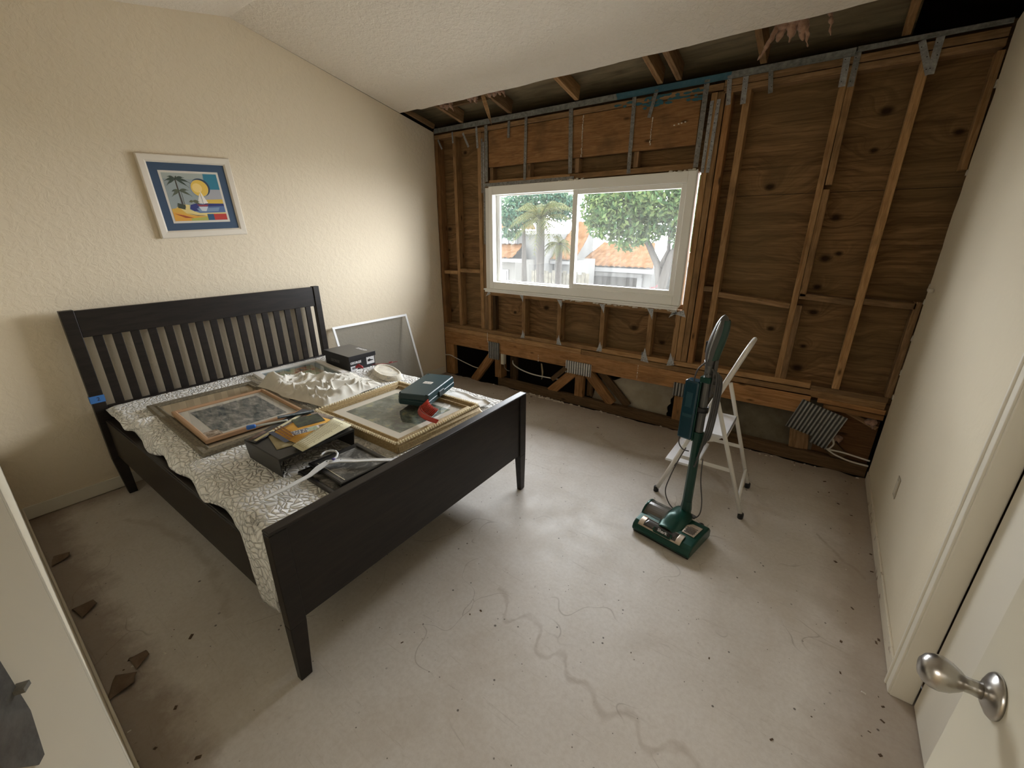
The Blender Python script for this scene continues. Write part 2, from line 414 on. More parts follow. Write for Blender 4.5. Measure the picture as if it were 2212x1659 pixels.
# door opening: jamb, casing, stop, strike
b = MB()
b.prism([(3.0, YB+.011), (3.022, YB+.011), (3.26, YB-.1264), (3.26, YB-.14), (3.0, YB-.14)], 2.06); b.box(3.91, 3.93, YB-.13, YB+.004, 0, 2.06); b.box(3.05, 3.91, YB-.13, YB+.004, 2.04, 2.06)
struct(b.build('trim_1', M_TRIMP, bevel=.003))
b = MB().box(2.965, 2.998, YB, YB+.012, 0, 2.11).box(2.975, 3.985, YB, YB+.012, 2.05, 2.11)
struct(b.build('trim_2', M_TRIMP, bevel=.003))
t = thing('strike_plate', 'dark metal strike plate let into the door jamb at lower left', 'door hardware', (3.0855, YB-.0245, 1.244), (0, 0, math.radians(60)))
MB().prism([(-.036, .06), (.002, .06), (.004, -.008), (-.004, -.050), (-.012, -.050), (-.036, -.015)], .0016, (0, 0, 0), (0, 1, 0), (0, 0, 1), (1, 0, 0)).build('plate', galv('dark_strike', (.20, .20, .195)), t, bevel=.0004)
MB().box(0, .008, -.002, .006, .017, .021).build('lip', M_STEELD, t)
# ceiling: two slopes with a torn edge above the stripped wall
b = MB(); n = 120; jc = jag(n+1, .0020, 31)
A = [(W*i/n, -.405+jc[i]+.004*math.sin(i*.35)-.02*(i < 8)) for i in range(n+1)]
A = [(x, y, ceil_z(y)) for x, y in A]
RZ = ceil_z(-1.824)
k = n+1
b.add(A+[(x, -1.824, RZ) for x, _, _ in A]+[(x, YB-.13, ceil_z(YB-.13)) for x, _, _ in A]+[(x, y, z+.013) for x, y, z in A]+[(x, -1.824, RZ+.013) for x, _, _ in A],
      [(i, i+1, k+i+1, k+i) for i in range(n)]+[(k+i, k+i+1, 2*k+i+1, 2*k+i) for i in range(n)]+[(3*k+i, 3*k+i+1, i+1, i) for i in range(n)]+[(3*k+i, 3*k+i+1, 4*k+i+1, 4*k+i) for i in range(n)])
struct(b.build('ceiling', M_CEIL))
# baseboards
b = MB().box(0, .009, YB, -.62, .004, .085).box(0, .009, -.60, -.03, .004, .085)
struct(b.build('baseboard_left', M_TRIMP, bevel=.003))
struct(MB().box(0, 2.975, YB, YB+.009, .002, .08).build('baseboard_back', M_TRIMP, bevel=.003))
def worn():
    n = N('worn_baseboard'); v = n.coord(); a = n.noise(v, 14, 5, .7)
    n.set(n.mix(n.ramp(a, [(.6, 0), (.68, .9)]), (.66, .60, .48), (.20, .12, .07)), .6); return n.m
struct(MB().box(W-.009, W, -1.742, -.035, .003, .07).build('baseboard_right', worn(), bevel=.002))
# closet door casing on the right wall and closed closet door
b = MB()
b.box(W-.016, W+.002, -1.802, -1.746, 0, 2.11).box(W-.022, W-.01, -1.764, -1.75, 0, 2.11).box(W-.01, W+.055, -1.808, -1.796, 0, 2.06)
b.box(W-.016, W+.002, YB, -1.746, 2.05, 2.11)
struct(b.build('trim_3', M_TRIMP, bevel=.004, seg=3))
d2 = MB().box(W+.055, W+.09, -3.0, -1.816, .008, 2.05).build('door_2', M_TRIMP, bevel=.002); struct(d2)
# dark space behind closet door edge
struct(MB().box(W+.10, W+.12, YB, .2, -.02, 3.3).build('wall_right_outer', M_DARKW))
# outlet hole plate on the right wall
t = thing('wall_outlet', 'small greyish outlet opening low on the right wall', 'outlet', (W-.001, -.865, .39))
MB().use(plain('bare_outlet', (.42, .36, .26), .8)).box(-.003, 0, -.03, .03, -.055, .055).build('backing', None, t, bevel=.002)
MB().use(plain('bare_outlet2', (.55, .49, .38), .8)).box(-.005, -.002, -.015, .015, -.038, .038).build('receptacle', None, t, bevel=.002)

# open room door with egg knob
t = bpy.data.objects.new('door_1', None); C.objects.link(t); t.location = (3.862, YB, 0); struct(t)
MB().box(0, .035, .02, .87, .012, 2.03).build('door_leaf', M_DOORP, t, bevel=.002)
M_NICK = N('satin_nickel').set((.44, .42, .39), .28, 1.0).m
kb = bpy.data.objects.new('door_knob', None); C.objects.link(kb); kb.parent = t; kb.location = (0, .79, .955)
MB().lathe([(.033, 0), (.034, -.003), (.031, -.007), (.022, -.012), (.014, -.016)], axis=(1, 0, 0), n=36).build('rosette', M_NICK, kb)
MB().lathe([(.0125, -.014), (.011, -.026), (.0115, -.034), (.016, -.039), (.0225, -.049), (.0262, -.060), (.0255, -.070), (.021, -.079), (.013, -.085), (.004, -.087)],
           axis=(1, 0, 0), n=36, sx=1.0, sy=1.0).build('knob', M_NICK, kb)

# hall behind the doorway
b = MB().box(2.0, 2.02, -6.2, YB-.12, 0, 2.42).box(4.13, 4.15, -6.2, YB-.12, 0, 2.42).box(2.0, 4.15, -6.22, -6.2, 0, 2.42)
struct(b.build('wall_hall', M_BACK)); struct(MB().box(2.0, 4.15, -6.2, YB-.12, 2.42, 2.44).build('ceiling_hall', M_CEIL))
t = thing('fill_light_housing', 'unseen square housing added above the hall fill light', 'ceiling light', (3.0, -4.9, 2.42))  # housing added to go with the unseen hall fill light
MB().box(-.47, .47, -.47, .47, -.03, 0).build('housing', M_TRIMP, t, bevel=.004)

# ------------------------------------------------------------------ shell beyond: sheathing, roof, crawl space
def hole_wall(b, x0, x1, z0, z1, hx0, hx1, hz0, hz1, y0, y1):
    b.box(x0, hx0, y0, y1, z0, z1); b.box(hx1, x1, y0, y1, z0, z1); b.box(hx0, hx1, y0, y1, z0, hz0); b.box(hx0, hx1, y0, y1, hz1, z1)
b = MB()
hz, HX0, HX1, HZ0, HZ1 = 1.853, .715, 2.64, 1.06, 2.03
g = .0015
for xa, xb in ((-.1, .7), (.7, 1.93), (1.93, 2.66), (2.66, 3.40), (3.40, 4.16)):
    for za, zb in ((.45, hz), (hz, 2.62)):
        xa_, xb_, za_, zb_ = xa+g, xb-g, za+g, zb-g
        if xa >= .7 and xb <= 2.66:
            if za < 1: zb_ = HZ0
            else: za_ = HZ1
        b.box(xa_, xb_, .089, .101, za_, zb_)
struct(b.build('wall_front', M_PLY))
b = MB(); hole_wall(b, -.2, 4.2, .44, 2.58, HX0-.01, HX1+.01, HZ0, HZ1, .103, .125)
struct(b.build('wall_front_outer', plain('building_paper', (.05, .045, .04), .9)))
M_DARK = plain('dark_void', (.025, .02, .015), .95)
# roof deck and gables
def deckmat():
    n = N('roof_deck'); v = n.coord((1.2, 7, 1)); g = n.noise(v, 2.2, 5, .6, .6)
    n.set(n.mix(n.ramp(g, [(.3, 0), (.7, 1)]), (.12, .09, .05), (.27, .215, .125)), .9); return n.m
b = MB().add([(-.2, .6, 2.588), (3.66, .6, 2.588), (3.66, -2.0, 3.113), (-.2, -2.0, 3.113), (-.2, .6, 2.61), (3.66, .6, 2.61), (3.66, -2.0, 3.135), (-.2, -2.0, 3.135)],
             [(0, 3, 2, 1), (4, 5, 6, 7), (0, 1, 5, 4), (1, 2, 6, 5), (2, 3, 7, 6), (3, 0, 4, 7)])
struct(b.build('ceiling_roof_deck', deckmat()))
b = MB().add([(3.5, .6, 3.2), (4.3, .6, 3.2), (4.3, -2.0, 3.9), (3.5, -2.0, 3.9)], [(0, 1, 2, 3)])
b.box(-.3, 4.4, .6, .62, 2.3, 4); b.box(-.3, -.14, -6.3, .62, -.5, 4); b.box(4.2, 4.3, -6.3, .62, -.5, 4); b.box(-.3, 4.4, -6.4, -6.3, -.5, 4)
b.box(-.3, 4.4, -6.3, -2.0, 3.6, 3.7); b.add([(-.3, -2.0, 3.5), (4.4, -2.0, 3.5), (4.4, -2.0, 4), (-.3, -2.0, 4)], [(0, 1, 2, 3)])
b.add([(-.3, .62, 3.95), (4.4, .62, 3.95), (4.4, -2.1, 3.95), (-.3, -2.1, 3.95)], [(0, 1, 2, 3)])
b.box(-.3, 4.4, .12, .62, 2.42, 2.45)
struct(b.build('wall_outer_shell', M_DARK))
b = MB().box(-.2, 4.2, 1.2, 1.22, -.4, .5).box(-.2, 4.2, .02, 1.2, -.42, -.4).box(-.2, 4.2, .102, 1.2, .46, .48).box(-.2, -.18, .0, 1.2, -.4, .5).box(4.18, 4.2, .0, 1.2, -.4, .5)
struct(b.build('wall_crawl_space', M_DARK))

def beam3(name, p0, p1, wd, ht, m, label, cat, group=None, bevel=.002):
    """board between two points; p0,p1 = bottom centre line; wd across, ht up"""
    p0, p1 = Vector(p0), Vector(p1); d = p1-p0; L = d.length; d.normalize()
    side = Vector((0, 0, 1)).cross(d).normalized(); up = d.cross(side)
    b = MB().box(0, L, -wd/2, wd/2, 0, ht); o = b.build(name, m, bevel=bevel, seg=1)
    o.matrix_world = Matrix(((d.x, side.x, up.x, p0.x), (d.y, side.y, up.y, p0.y), (d.z, side.z, up.z, p0.z), (0, 0, 0, 1)))
    return tag(o, label, cat, group)
raf = [(.41, 'first roof rafter out from the left wall, above the torn ceiling edge', M_STUDG),
       (.985, 'roof rafter above the left window jamb, pink insulation beside it', M_STUDG),
       (1.645, 'pale roof rafter meeting the steel plate left of the blue paint', M_STUD),
       (2.31, 'left rafter of the close pair above the blue paint', M_STUD),
       (2.44, 'right rafter of the close pair above the blue paint', M_STUDG),
       (2.955, 'roof rafter right of the blue paint, insulation hanging beside it', M_STUD),
       (3.625, 'last roof rafter, next to the black hole at upper right', M_STUD)]
for x, lab, m in raf:
    beam3('roof_rafter', (x, -.02, 2.606), (x, -1.5, 2.905), .038, .10, m, lab, 'rafter', 'rafters seen past the torn ceiling edge')
beam3('ledger_board', (.03, -.03, 2.602), (.03, -1.5, 2.90), .03, .04, M_STUDG, 'grey board along the top of the left wall above the ceiling', 'board')
beam3('cross_block', (.43, -.28, 2.668), (.965, -.28, 2.668), .038, .09, M_STUDG, 'blocking between the first two rafters above the corner', 'blocking')

# ------------------------------------------------------------------ framing of the stripped wall (inner face y=0)
D = .087
# plates
lum('top_plate', (0.004, 2.528), (2.735, 2.528), .038, D, M_STUDG, 'upper wall plate under steel rail, left of the stud pack', 'wall plate')
lum('top_plate', (2.738, 2.502), (4.03, 2.502), .036, D, M_STUDG, 'lower top plate over the bare plywood bays at right', 'wall plate')
lum('top_plate', (2.738, 2.542), (4.03, 2.545), .038, D, M_STUDG, 'upper top plate over the plywood bays at right', 'wall plate')
lum('bottom_plate', (0.004, .597), (1.98, .597), .038, D, M_STUD, 'upper bottom plate running from left corner under the window', 'wall plate')
lum('bottom_plate', (1.984, .594), (3.60, .590), .038, D, M_STUD, 'upper bottom plate right of the butt joint below the window', 'wall plate')
lum('bottom_plate', (3.604, .578), (4.025, .578), .036, D, M_STUDG, 'short bottom plate ending at the broken right wall', 'wall plate')
lum('bottom_plate', (0.004, .549), (1.80, .549), .05, D, M_STUD, 'lower bottom plate on top of the rim beam at left', 'wall plate')
lum('bottom_plate', (1.804, .546), (4.02, .536), .048, D, M_STUD, 'lower bottom plate on top of the rim beam at right', 'wall plate')
lum('rim_beam', (0.002, .447), (.80, .447), .150, .06, M_BEAM, 'short end of the floor truss top beam at the left corner', 'beam')
lum('rim_beam', (.803, .447), (3.62, .452), .150, .06, M_BEAM, 'long reddish beam across wall below the plates', 'beam')
lum('short_beam', (3.66, .497), (4.03, .492), .034, .06, M_BEAM, 'short orange board under the plates beside the right wall', 'beam')
lum('short_beam', (3.70, .458), (4.03, .452), .034, .06, M_BEAM, 'lower of the two short orange boards beside the right wall', 'beam')
# header over the window
lum('window_header', (.712, 2.352), (2.600, 2.352), .305, .04, M_BEAM, 'wide solid wood header over the window with white drips', 'header', y=.004)
lum('head_plate', (.715, 2.066), (1.60, 2.062), .040, D, M_STUD, 'left half of the board directly over the window', 'wall plate')
lum('head_plate', (1.602, 2.060), (2.605, 2.062), .040, D, M_STUD, 'right half of the board directly over window, splintered edge', 'wall plate')
for x, s in ((.735, 'at its left end'), (1.165, 'second from left'), (1.655, 'near the middle'), (2.165, 'fourth from left')):
    lum('header_block', (x, 2.086), (x, 2.198), .038, .07, M_STUDG, 'short upright block below window header, '+s, 'blocking', 'short blocks between header and head plate', y=.014)
MB().box(.72, 2.60, .075, .086, 2.085, 2.20).build('header_back_board', M_PLY)
tag(bpy.data.objects['header_back_board'], 'recessed brown board strip seen between header and window', 'board')
# studs
def stud(x, z0, z1, label, w=.038, m=None, d=D, y=0, name='wall_stud', group='upright wall studs', dx=0):
    return lum(name, (x, z0), (x+dx, z1), w, d, m or M_STUD, label, 'stud', group, y=y)
stud(.024, .618, 2.508, 'corner stud touching the cream left wall', .046, M_BEAM)
stud(.272, .618, 2.508, 'slim stud in the bay between left corner and window', .040, M_STUD)
stud(.597, .618, 2.508, 'light orange stud left of the window strapping', .046, M_STUD)
stud(.650, .618, 2.50, 'stud carrying the pair of long straps left of window', .044, M_STUDG)
stud(.695, .618, 1.02, 'short jack stud under the left window corner', .040, M_STUD, name='jack_stud')
stud(.735, .618, .985, 'dark side block at the left end below the window', .034, M_DARKW, y=.03, d=.055, name='jack_stud')
for x, s in ((1.135, 'first short stud below window, from the left'), (1.548, 'second short stud below window'), (1.992, 'middle short stud below window'), (2.424, 'last short stud below the window before the stud pack')):
    lum('cripple_stud', (x, .617), (x+.0, .992), .042, D, M_STUD, s, 'stud', 'short studs below the window sill')
stud(2.640, .615, 1.00, 'short left member of the stud pack right of window', .040, M_STUD, name='jack_stud')
stud(2.684, .615, 2.50, 'second member of stud pack right of window, under straps', .040, M_STUD)
stud(2.729, .615, 2.50, 'third member of stud pack right of window', .042, M_STUD)
stud(2.778, .612, 2.485, 'outer reddish member of the stud pack right of window', .040, M_BEAM, d=.08)
stud(2.885, .612, 2.485, 'lone stud just right of the stud pack', .042, M_STUD, dx=0)
stud(3.393, .610, 2.485, 'left board of the doubled stud in right half', .036, M_STUD)
stud(3.434, 1.89, 2.485, 'upper right board of the doubled stud', .036, M_STUD, dx=-.004)
stud(3.432, 1.20, 1.865, 'middle right board of the doubled stud', .036, M_STUD, dx=-.002)
stud(3.428, .61, 1.14, 'lower right board of the doubled stud, paint streaked', .036, M_STUDG)
stud(3.740, .597, 2.485, 'single stud nearest to the right wall', .042, M_STUD)
stud(4.022, 1.93, 2.47, 'upper end stud showing beside the broken right wall', .030, M_STUD)
stud(4.018, .597, 1.215, 'lower end stud showing beside the broken right wall', .034, M_STUDG)
# sill plate under the window and blocking
lum('rough_sill', (.715, 1.005), (2.66, 1.010), .030, D, M_STUD, 'rough wood sill board directly under the white window', 'wall plate')
for (a, bb, z1, z2, s) in ((.05, .25, 1.197, 1.200, 'left corner bay'), (.294, .572, 1.226, 1.226, 'bay left of the window'), (2.80, 2.862, 1.208, 1.208, 'narrow gap right of stud pack'),
                         (2.908, 3.373, 1.172, 1.130, 'first wide bay right of window, sagging'), (3.414, 3.718, 1.203, 1.183, 'second wide bay'), (3.762, 4.012, 1.196, 1.188, 'bay next to the right wall')):
    lum('fire_block', (a, z1), (bb, z2), .038, .084, M_STUD if a < 2 else M_STUDG, 'horizontal fire block in the '+s, 'blocking', 'fire blocks between studs')
# floor truss members below the beam
lum('truss_chord', (.795, .045), (4.03, .045), .088, .055, M_DARKW, 'long dusty bottom board along the floor edge', 'beam', y=.004)
lum('truss_post', (.070, 0.0), (.070, .37), .135, .055, M_BEAM, 'wide upright post in the left corner below the beam', 'truss member', y=.004)
lum('truss_post', (.798, .092), (.798, .37), .090, .10, M_BEAM, 'upright truss post with the junction box', 'truss member', y=.004)
lum('truss_post', (.93, .04), (.93, .37), .085, .04, M_DARKW, 'dark post set back behind the junction box', 'truss member', y=.11)
lum('truss_diagonal', (.425, -.02), (.72, .35), .088, .05, M_BEAM, 'sloping truss web at far left below the beam', 'truss member', y=.006)
lum('truss_diagonal', (1.47, .07), (1.76, .36), .088, .05, M_BEAM, 'sloping truss web left of the middle corrugated plate', 'truss member', y=.006)
lum('truss_post', (1.795, .092), (1.795, .36), .090, .05, M_BEAM, 'upright web under the middle corrugated plate', 'truss member', y=.006)
lum('truss_post', (1.88, .092), (1.88, .36), .06, .03, M_DARKW, 'dark board behind the upright under the middle corrugated plate', 'truss member', y=.075)
lum('truss_diagonal', (2.14, .09), (1.87, .36), .088, .05, M_BEAM, 'sloping truss web right of the middle corrugated plate', 'truss member', y=.006)
lum('truss_diagonal', (2.28, .09), (1.985, .37), .070, .03, M_DARKW, 'dark second web behind the right-hand sloping one', 'truss member', y=.06)
lum('truss_post', (2.742, .092), (2.742, .37), .092, .05, M_BEAM, 'upright web post behind the green vacuum cleaner', 'truss member', y=.006)
lum('truss_diagonal', (2.99, .10), (2.81, .33), .07, .05, M_BEAM, 'short sloping web just right of the post behind the vacuum', 'truss member', y=.008)
lum('splinter_brace', (1.50, .215), (1.655, .365), .045, .018, M_DARKW, 'dark split brace pointing up onto the middle corrugated plate', 'brace', y=-.020)
# backing sheets seen through the truss
def backer(name, pts, y, m, label):
    b = MB().prism(pts, .01, (0, y, 0), (1, 0, 0), (0, 0, 1), (0, 1, 0)); return tag(b.build(name, m), label, 'board')
def muddy(name, a, c):
    n = N(name); v = n.coord(); n.set(n.mix(n.ramp(n.noise(v, 5, 5, .6), [(.35, 0), (.65, 1)]), a, c), .9); return n.m
M_GREY = muddy('grey_backer', (.30, .26, .19), (.42, .38, .30))
M_MUD = muddy('muddy_backer', (.085, .07, .045), (.17, .145, .10))
rr = random.Random(4)
edge = [(2.62+rr.uniform(-.02, .012)+.05-(.03 if z < .24 else 0), z) for z in [.07+.02*i for i in range(16)]]
backer('backer_board', [(1.90, .07)]+edge+[(2.25, .38), (2.12, .30), (1.95, .27)], .125-.02, M_GREY, 'pale grey board with broken right edge behind the truss')
edge = [(2.86+.02*math.sin(i*1.7), .07+.03*i) for i in range(13)]
backer('backer_board', [(3.70, .07), (3.70, .47), (2.86, .47)]+edge[::-1], .07, M_MUD, 'dark mud-stained board behind the step ladder')
backer('backer_board', [(3.62, .08), (4.03, .08), (4.03, .40), (3.74, .48), (3.62, .48)], .082, wood('brown_scrap', (.20, .10, .04), (.09, .04, .015)), 'brown plywood scrap behind tilted corrugated plate at right')
lum('truss_diagonal', (4.02, .36), (3.70, .50), .03, .03, M_STUDG, 'thin sloping batten by the right wall below the short boards', 'truss member', y=.04)
lum('truss_post', (3.62, .09), (3.60, .26), .12, .03, M_STUDG, 'stub of post under the tilted corrugated plate', 'truss member', y=.03)
lum('truss_diagonal', (3.88, .09), (3.74, .22), .09, .03, M_DARKW, 'broken web stub under the tilted corrugated plate', 'truss member', y=.035)

# ------------------------------------------------------------------ steel: rail, straps, truss plates, ties
def rail(x0, x1, z0, z1, zb0, zb1, label):
    b = MB()
    b.hexa([(x0, -.006, zb0), (x1, -.006, zb1), (x1, -.003, zb1), (x0, -.003, zb0)], [(x0, -.006, z0), (x1, -.006, z1), (x1, -.003, z1), (x0, -.003, z0)])
    b.hexa([(x0, -.006, z0-.002), (x1, -.006, z1-.002), (x1, .085, z1-.002), (x0, .085, z0-.002)], [(x0, -.006, z0), (x1, -.006, z1), (x1, .085, z1), (x0, .085, z0)])
    b.hexa([(x0, -.016, zb0), (x1, -.016, zb1), (x1, -.004, zb1), (x0, -.004, zb0)], [(x0, -.016, zb0+.003), (x1, -.016, zb1+.003), (x1, -.004, zb1+.003), (x0, -.004, zb0+.003)])
    return tag(b.build('steel_rail', M_RAIL), label, 'steel rail')
rail(.01, 3.425, 2.606, 2.602, 2.560, 2.560, 'long grey steel rail on the top plate, sprayed blue midway')
rail(3.42, W-.01, 2.604, 2.600, 2.575, 2.575, 'shorter rusty steel rail along the top plate at right')
def strap(name, pts, m, label, group, holes=0, y=-.004, cat='metal strap'):
    (x0, z0), (x1, z1) = pts[0], pts[1]; wd = pts[2]
    L = math.hypot(x1-x0, z1-z0); ang = math.atan2(z1-z0, x1-x0)
    b = MB().use(m); b.box(-L/2, L/2, -.0015, 0, -wd/2, wd/2)
    b.use(M_NAIL)
    k = holes or max(2, int(L/.05))
    for i in range(k):
        px = -L/2+L*(i+.5)/k; pz = (wd*.2)*(1 if i % 2 else -1)
        b.prism([(px+.0028*math.cos(a*math.pi/3), pz+.0028*math.sin(a*math.pi/3)) for a in range(6)], -.0004, (0, -.0016, 0), (1, 0, 0), (0, 0, 1), (0, 1, 0))
    o = b.build(name, None); o.location = ((x0+x1)/2, y, (z0+z1)/2); o.rotation_euler = (0, -ang, 0)
    return tag(o, label, cat, group)
G1 = 'galvanised straps nailed to the framing'
for p, lab, yy, m in [
    (((.066, 2.50), (.118, 2.41), .020), 'short bent strap peeling off in the left corner', -.01, M_STEEL),
    (((.262, 2.55), (.266, 2.45), .020), 'short strap hanging at the top of the slim left stud', -.005, M_STEEL),
    (((.415, 2.52), (.485, 2.393), .022), 'loose slanting strap between the second and third stud', -.02, M_STEEL),
    (((.573, 2.575), (.584, 2.375), .024), 'strap at top of the light orange stud left of window', -.004, M_STEEL),
    (((.637, 2.45), (.630, 1.98), .018), 'long narrow strap, left one of the pair beside the window', -.004, M_STEELD),
    (((.658, 2.42), (.655, 1.98), .018), 'long narrow strap, right one of the pair beside the window', -.005, M_STEEL),
    (((.694, 2.555), (.690, 2.075), .036), 'wide dull strap at the left end of header', -.006, M_STEELD),
    (((1.146, 2.575), (1.136, 2.068), .028), 'strap down the header, second from its left end', -.004, M_STEELD),
    (((1.588, 2.560), (1.604, 2.085), .036), 'strap down the middle of the header, bent foot', -.004, M_STEELD),
    (((2.120, 2.575), (2.122, 2.045), .030), 'strap down the header right of middle', -.004, M_STEELD),
    (((.960, 2.555), (.952, 2.422), .026), 'short strap tab high on the header at left', -.004, M_STEELD),
    (((2.286, 2.578), (2.246, 2.408), .026), 'short slanting strap stained blue high on header', -.008, M_STEELD),
    (((2.625, 2.582), (2.622, 2.050), .034), 'wide dull strap at the right end of header', -.005, M_STEELD),
    (((2.674, 2.452), (2.672, 2.012), .023), 'shiny perforated strap, left of the pair on stud pack', -.004, M_STEEL),
    (((2.716, 2.455), (2.708, 2.010), .023), 'shiny perforated strap, right of the pair on stud pack', -.004, M_STEEL),
    (((2.763, 2.582), (2.779, 2.412), .028), 'short strap on the outer member of stud pack', -.005, M_STEEL),
    (((2.861, 2.573), (2.868, 2.405), .032), 'short strap on the lone stud right of pack', -.005, M_STEEL),
    (((3.000, 2.572), (3.020, 2.44), .026), 'strap with torn insulation on bare plywood bay', -.012, M_STEELD),
    (((3.382, 2.578), (3.388, 2.415), .034), 'left strap on top of the doubled stud', -.005, M_STEEL),
    (((3.431, 2.578), (3.430, 2.408), .030), 'right strap on top of the doubled stud', -.005, M_STEELD),
    (((3.699, 2.572), (3.766, 2.410), .030), 'left arm of the V of straps near the right wall', -.005, M_STEEL),
    (((3.772, 2.578), (3.770, 2.408), .034), 'right arm of the V of straps near the right wall', -.007, M_STEEL)]:
    strap('metal_strap', p, m, lab, G1, y=yy)
strap('steel_flat_bar', ((.663, 2.048), (1.643, 2.047), .028), M_STEELD, 'flat steel bar lying along top of window at left', 'steel bars round the window', y=-.006)
strap('steel_flat_bar', ((.660, 2.03), (.655, 1.50), .020), M_STEELD, 'narrow steel edge bar down the left side of window', 'steel bars round the window', y=-.006)

def gusset(cx, cz, wd, ht, ang, label, cut=False, y=-.004, tone=(.36, .36, .34)):
    b = MB(); n = max(8, int(wd/.0035)); teeth = round(wd/.024); nn = N('corrugated_steel'); x_ = nn.sep(nn.coord())[0]
    s_ = nn.math('COSINE', nn.math('MULTIPLY', nn.math('ADD', x_, wd/2), 2*math.pi*teeth/wd)); nz = nn.noise(nn.coord(), 60, 3, .7)
    c_ = nn.mix(nn.ramp(nn.math('MULTIPLY_ADD', s_, .5, .5), [(.25, 0), (.7, 1)]), tuple(q*.22 for q in tone), tone)  # valleys darkened in the colour, for grime and for ridge shade
    nn.set(nn.mix(nn.ramp(nz, [(.5, 0), (.75, .5)]), c_, (.08, .075, .065)), .5, .2, .4); corr = nn.m
    def fn(u, v):
        x = (u-.5)*wd; zt = ht/2; zb = -ht/2
        if cut and u > .62: zb -= .035
        if cut and u < .62: zb += .02*u
        return (x, -.0065*(1+math.cos(u*teeth*2*math.pi)), zb+(zt-zb)*v)
    b.grid(fn, n, 6)
    o = b.build('truss_plate', corr, solid=.001); o.location = (cx, y, cz); o.rotation_euler = (0, -ang, 0)
    return tag(o, label, 'truss plate', 'corrugated steel truss plates')
gusset(.757, .395, .150, .190, 0, 'corrugated plate at the left truss joint, above the junction box', y=-.003)
gusset(1.788, .383, .272, .125, 0, 'bright corrugated plate on the middle truss joint below window', y=-.003, tone=(.78, .77, .74))
gusset(2.757, .373, .150, .118, 0, 'corrugated plate partly behind the green vacuum', y=-.003)
gusset(3.680, .340, .285, .235, math.radians(-16), 'large tilted corrugated plate near right wall', True, y=-.014)

def tie(x, z, up, label, s=1, flip=1, rot=0):
    """bent sheet-steel framing angle"""
    t = .0012; k = .045*s
    if up: pts = [(-.022*flip, .028), (.024*flip, .028), (.022*flip, -.045), (.004*flip, -.012)]
    else: pts = [(0.004*flip, .05), (.024*flip, -.032), (-.026*flip, -.036), (-.008*flip, .01)]
    b = MB().use(M_STEELB); b.prism([(px*s, pz*s) for px, pz in pts], -.0015, (0, 0, 0), (1, 0, 0), (0, 0, 1), (0, 1, 0))
    b.box(.018*s*flip, .021*s*flip, 0, .02, -.02*s, .02*s); b.use(M_NAIL)
    for px, pz in (((-.002, .018), (.014, .006), (.014, .018)) if up else ((.008, -.01), (-.006, -.028), (.012, -.026))):
        b.prism([(px*s*flip+.0028*math.cos(a*1.05), pz*s+.0028*math.sin(a*1.05)) for a in range(6)], -.0005, (0, -.0016, 0), (1, 0, 0), (0, 0, 1), (0, 1, 0))
    o = b.build('framing_angle', None); o.location = (x, -.004, z); o.rotation_euler = (0, rot, 0)
    return tag(o, label, 'framing angle', 'bright framing angles below the window')
M_STEELB = galv('bright_galvanised', (.60, .62, .63))
tie(1.110, 1.0, 1, 'bright framing angle atop the first short stud'); tie(1.130, .624, 0, 'bright framing angle at foot of the first short stud')
tie(1.548, .985, 1, 'bright framing angle atop the second short stud', 1.1); tie(1.560, .622, 0, 'bright framing angle at foot of the second short stud', 1.15, -1)
tie(1.980, .985, 1, 'bright framing angle atop the middle short stud', 1.1); tie(1.985, .622, 0, 'bright framing angle at foot of the middle short stud', 1.1)
tie(2.410, .985, 1, 'bright framing angle atop the last short stud', 1.2); tie(2.410, .61, 0, 'large bright framing angle at foot of the last short stud', 1.45, -1)
tie(2.592, 1.01, 1, 'bent framing angle at right window corner, left one', 1.1, 1, .9); tie(2.655, .99, 1, 'bent framing angle at right window corner, right one', 1.3, -1, 1.2)
tie(2.625, .61, 0, 'bright framing angle at the foot of the stud pack', 1.3, 1, -.15); tie(.68, 1.015, 1, 'crumpled framing angle under left window corner', 1.0, 1, 1.1)

# ------------------------------------------------------------------ window
t = bpy.data.objects.new('window_1', None); C.objects.link(t); struct(t)
X0, X1, Z0, Z1 = .662, 2.640, 1.062, 2.032
def ringxz(b, x0, x1, z0, z1, w, y0, y1, wb=None, wt=None, wr=None):
    wb = w if wb is None else wb; wt = w if wt is None else wt; wr = w if wr is None else wr
    b.box(x0, x0+w, y0, y1, z0, z1); b.box(x1-wr, x1, y0, y1, z0, z1)
    b.box(x0+w, x1-wr, y0, y1, z0, z0+wb); b.box(x0+w, x1-wr, y0, y1, z1-wt, z1)
b = MB(); ringxz(b, X0+.052, X1, Z0, Z1, .048, -.012, .085, .072, .076, .06)
b.build('window_frame', M_VINYL, t, bevel=.003)
MB().box(X0, X0+.05, -.004, .03, Z0-.01, Z1-.01).box(X1-.004, X1+.006, -.016, .0, Z0, Z1+.005).build('jamb_liner', plain('liner_white', (.74, .73, .70), .5), t, bevel=.002)
b = MB(); ringxz(b, .762, 1.665, Z0+.072, Z1-.074, .040, .055, .08, .012, .012, .03)
b.build('fixed_pane_stop', M_VINYL, t, bevel=.002)
b = MB(); ringxz(b, 1.634, 2.578, Z0+.070, Z1-.076, .048, .006, .05, .042, .036, .04)
sash = b.build('sliding_sash', M_VINYL, t, bevel=.004)
def fresnel(n):
    lw = n.n('LayerWeight'); lw.inputs[0].default_value = .5
    return n.math('MULTIPLY_ADD', n.math('POWER', lw.outputs['Facing'], 5), .9, .04)
